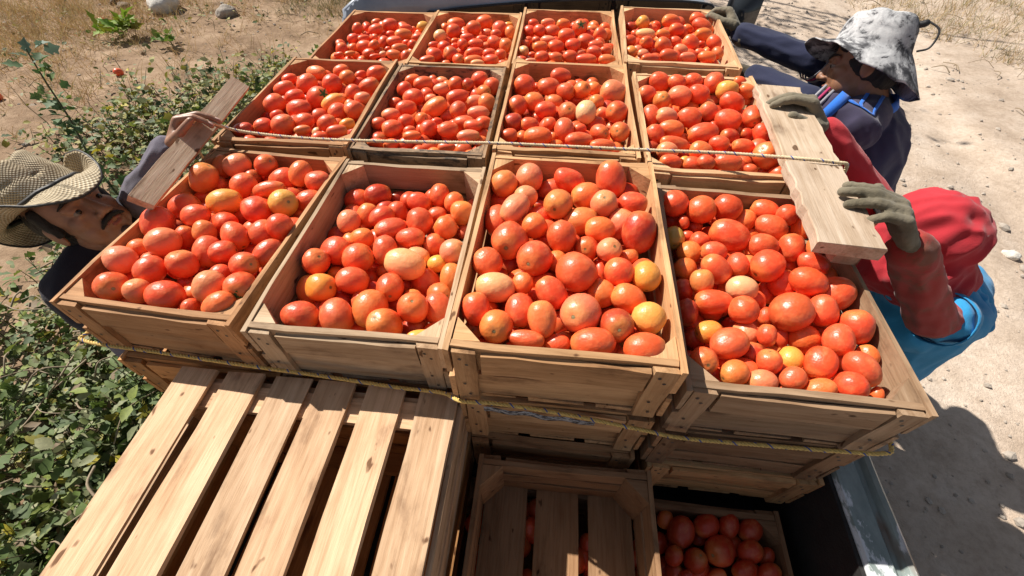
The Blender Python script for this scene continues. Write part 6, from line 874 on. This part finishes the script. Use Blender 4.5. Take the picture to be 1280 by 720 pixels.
V_, F_ = tube([FB@Vector(p)+J['head']+HO for p in catmull([(-.112,.02,.142),(-.150,.03,.118),(-.150,.03,.075),(-.125,.03,.060)], 8)], .0028, 6); part('hat_cord', pydata('cord', V_, F_, True), TRIM, Hh)
# --- worker in the red hood
J = dict(head=(1.118,.292,-.178), neck=(1.190,.262,-.280), chest=(1.310,.275,-.420), pel=(1.42,.34,-.78), shl=(1.270,.165,-.330), ell=(1.125,.095,-.262), wrl=(.868,.045,.012), shr=(1.270,.440,-.315), elr=(1.075,.425,-.175), wrr=(.852,.470,.012), face=(-.567,.76,-.316), up=(.247,.314,.916))
J.update(LEGS(J['pel'], J['face']))
t, part, F, J, sh = figure(J, 'person in a red hood and blue shirt with red sleeves, gripping both right-hand boards', SKIN1, LBLUE, {'l': REDD, 'r': RED}, JEANS,
  {'l': (GLOVE, (-.55,.25,.78), (.70,-.10,.60), [(.70,.22,.12),(.72,.30,.15),(.75,.36,.2),(.85,.55,.3)], -1, (.75,.60,-.15)), 'r': (GLOVE, (-.62,.35,.70), (.62,.05,.78), [(.75,.42,.25),(.80,.45,.3),(.85,.5,.3),(.95,.6,.3)], 1, (.6,.6,-.5))}, short=.55, fat=1.15)
hd = J['head']
hood = blob([('e', hd+F@Vector((-.020,0,.028)), (.112,.098,.102), F), ('e', hd+F@Vector((-.050,0,.025)), (.085,.085,.085), F), ('c', hd+F@Vector((.020,0,-.01)), hd+F@Vector((.012,.01,-.085)), .086, .078), ('c', hd+F@Vector((-.03,.0,-.03)), lerp(J['neck'],J['chest'],.15)+Vector((.0,-.01,.02)), .088, .098), ('e', lerp(J['neck'],J['chest'],.05)+Vector((-.03,-.05,.01)), (.080,.085,.045), F), ('e', hd+F@Vector((-.04,.01,-.085)), (.075,.085,.055), F)], .0055, 6, (.0115, 17, (.6,-.2,1)), 11)
ho = part('hood', hood, None)
m = cloth('red_hood_cotton', (.40,.024,.034), var=.2); t_ = m.node_tree; b_ = t_.nodes['Principled BSDF']; src = b_.inputs['Base Color'].links[0].from_socket; n_ = noise_n(t_, obj_coord(t_, (14,14,30), False), 1.0, 7, .75, .6)
t_.links.new(mixc(t_, 'MIX', ramp(t_, n_, [(.66, (0,0,0)), (.72, (.7,.7,.7))]), src, (.70,.62,.60)), b_.inputs['Base Color']); ho.data.materials.append(m)
part('hair', blob([('c', hd+F@Vector((.075,.02+q*.02,.045)), hd+F@Vector((.125,.01+q*.028,.060+.006*q)), .012, .002) for q in (-2,-1,0,1)] + [('e', hd+F@Vector((.05,0,.05)), (.05,.06,.045), F)], .003, 1), HAIR)
band(part, J['neck']-Uz*.02, J['neck']+Uz*.02, .088, LBLUE, 'collar', .006)
for s in 'lr': band(part, lerp(J['sh'+s],J['el'+s],.50), lerp(J['sh'+s],J['el'+s],.66), .069, LBLUE, 'sleeve_cuff')
part('shirt_flap', blob([('c', J['shl']+Vector((.06,-.01,.0)), J['neck']+Vector((.09,-.05,.01)), .030, .022), ('c', J['neck']+Vector((.09,-.05,.01)), J['neck']+Vector((.125,.03,.02)), .022, .012), ('e', J['shl']+Vector((.05,.03,-.03)), (.07,.06,.06))], .005, 5, (.010, 20, (.4,.6,.2)), 5), LBLUE)
# --- man in the straw hat
SF, SU, SH = Vector((.85,-.071,.521)), Vector((-.544,.033,.839)), Vector((-.551,.116,.827))
J = dict(head=(-1.045,.084,-.116), neck=(-1.055,.098,-.240), chest=(-1.045,.10,-.38), pel=(-1.03,.12,-.76), shl=(-1.045,.235,-.235), ell=(-.945,.180,-.125), wrl=(-.792,.212,.008), shr=(-1.075,-.045,-.275), elr=(-1.00,-.10,-.48), wrr=(-.90,.02,-.56), face=SF, up=SU)
J.update(LEGS(J['pel'], J['face']))
t, part, F, J, sh = figure(J, 'moustached man in woven straw hat and dark shirt, bare hand on the left board', SKIN2, DARK, LILAC, JEANS,
  {'l': ('bare', (.36,.62,.68), (-.70,.10,.70), [(.95,.55,.3),(.85,.50,.3),(.90,.55,.3),(.95,.6,.35)], -1, (.7,.45,-.35)), 'r': (GLOVED, (.6,.5,-.3), (0,0,1), [(.7,.6,.3)]*4, 1, (.6,.6,-.3))}, short=.30)
part('moustache', blob(xf([('c',(.0975,0,-.0435),(.0905,.020,-.047),.0055,.0055),('c',(.0905,.020,-.047),(.083,.034,-.056),.0055,.0028),('c',(.0975,0,-.0435),(.0905,-.020,-.047),.0055,.0055),('c',(.0905,-.020,-.047),(.083,-.034,-.056),.0055,.0028)], F, J['head']), .002, 1, (.0012,200,(0,0,1))), HAIR)
part('beard_stubble', blob(xf([('e',(.0745,0,-.090),(.0175,.015,.013))], F, J['head']), .002, 1), simple('stubble', (.085,.05,.035), .7))
part('hair', blob(xf([('e',(-.026,0,.024),(.092,.0795,.080)),('e',(-.055,0,-.02),(.055,.064,.055)),('c',(.014,.074,-.01),(.018,.072,.05),.010,.014),('c',(.014,-.074,-.01),(.018,-.072,.05),.010,.014)], F, J['head']), .004, 2, (.002,80,(0,0,1))), HAIR)
part('neckline', blob(xf([('c',(.02,-.055,-.125),(.02,.055,-.125),.022,.022)], F, J['head']), .004, 3), DARK)
def straw():
    m, t, b = new_mat('woven_straw'); a = t.nodes.new('ShaderNodeAttribute'); a.attribute_name = 'weave'; s = t.nodes.new('ShaderNodeSeparateXYZ'); t.links.new(a.outputs['Vector'], s.inputs[0])
    def M(op, x, y=None):
        n = t.nodes.new('ShaderNodeMath'); n.operation = op
        for i, v in enumerate((x, y)):
            if v is None: continue
            if isinstance(v, (int, float)): n.inputs[i].default_value = v
            else: t.links.new(v, n.inputs[i])
        return n.outputs[0]
    su = M('SINE', M('MULTIPLY', s.outputs[2], 70)); sv = M('SINE', M('MULTIPLY', s.outputs[1], 900)); w_ = M('MULTIPLY', su, sv); h = M('ADD', M('MULTIPLY', w_, .5), .5)
    v = obj_coord(t, rand=False); n = noise_n(t, v, 30, 4, .6); big = noise_n(t, v, 9, 4, .6)
    c = ramp(t, h, [(.1, (.26,.19,.105)), (.45, (.46,.37,.23)), (.9, (.58,.51,.38))]); c = mixc(t, 'MULTIPLY', .8, c, ramp(t, n, [(.3, (.6,.56,.5)), (.6, (1.05,1.05,1.05))])); c = mixc(t, 'MULTIPLY', .6, c, ramp(t, big, [(.35, (.62,.55,.45)), (.6, (1,1,1))]))
    t.links.new(c, b.inputs['Base Color']); b.inputs['Roughness'].default_value = .75; bump(t, b, h, .7, .004); return m
FS = frame(SF-SF.dot(SH)*SH, SH)
prof = seg((.0,.135),(.05,.150),5)+seg((.05,.150),(.072,.146),4)+seg((.072,.146),(.085,.110),6)+seg((.085,.110),(.098,.050),9)+seg((.098,.050),(.112,.040),3)+seg((.112,.040),(.200,.046),14)+[(.200,.046)]
def fs(r, z, a, u):
    x, y = r*math.cos(a)*1.10-.008, r*math.sin(a)*.94; tt = max(0,(r-.110)/.057)
    if r < .09: z -= .030*math.exp(-(y/.022)**2)*(1 if r < .07 else .3); y *= 1-.14*max(0,math.cos(a))*(z > .09)
    z2 = z + tt**1.5*(.064*abs(math.sin(a))**2.2 - .055*abs(math.cos(a))**2 ) + .004*noise.noise(Vector((x*25,y*25,z*25)))
    y *= 1-.16*tt**1.5*abs(math.sin(a))
    return Vector((x, y, z2))
STM = straw(); Hs = part('straw_hat', lathe_hat([((r if r < .1125 else (.1125+(r-.1125)*.62)), z) for r, z in prof], FS, J['head']+FS@Vector((-.012,-.014,.014)), fs, 96), STM); Hs.modifiers.new('s','SOLIDIFY').thickness = .0035
bp_ = [FS@(fs(.0995,.052,2*math.pi*k/48,0)+Vector((-.012,-.014,.014)))+J['head'] for k in range(49)]; V_, F_ = tube(bp_, .0065, 6); part('hat_band', pydata('hat_band', V_, F_, True), simple('black_ribbon', (.02,.018,.018), .6), Hs)
bp_ = [FS@(fs(.1667,.046,2*math.pi*k/72,1)+Vector((-.012,-.014,.014)))+J['head'] for k in range(73)]; V_, F_ = tube(bp_, .0030, 6); part('brim_edge', pydata('brim_edge', V_, F_, True), simple('brim_binding', (.03,.027,.025), .6), Hs)
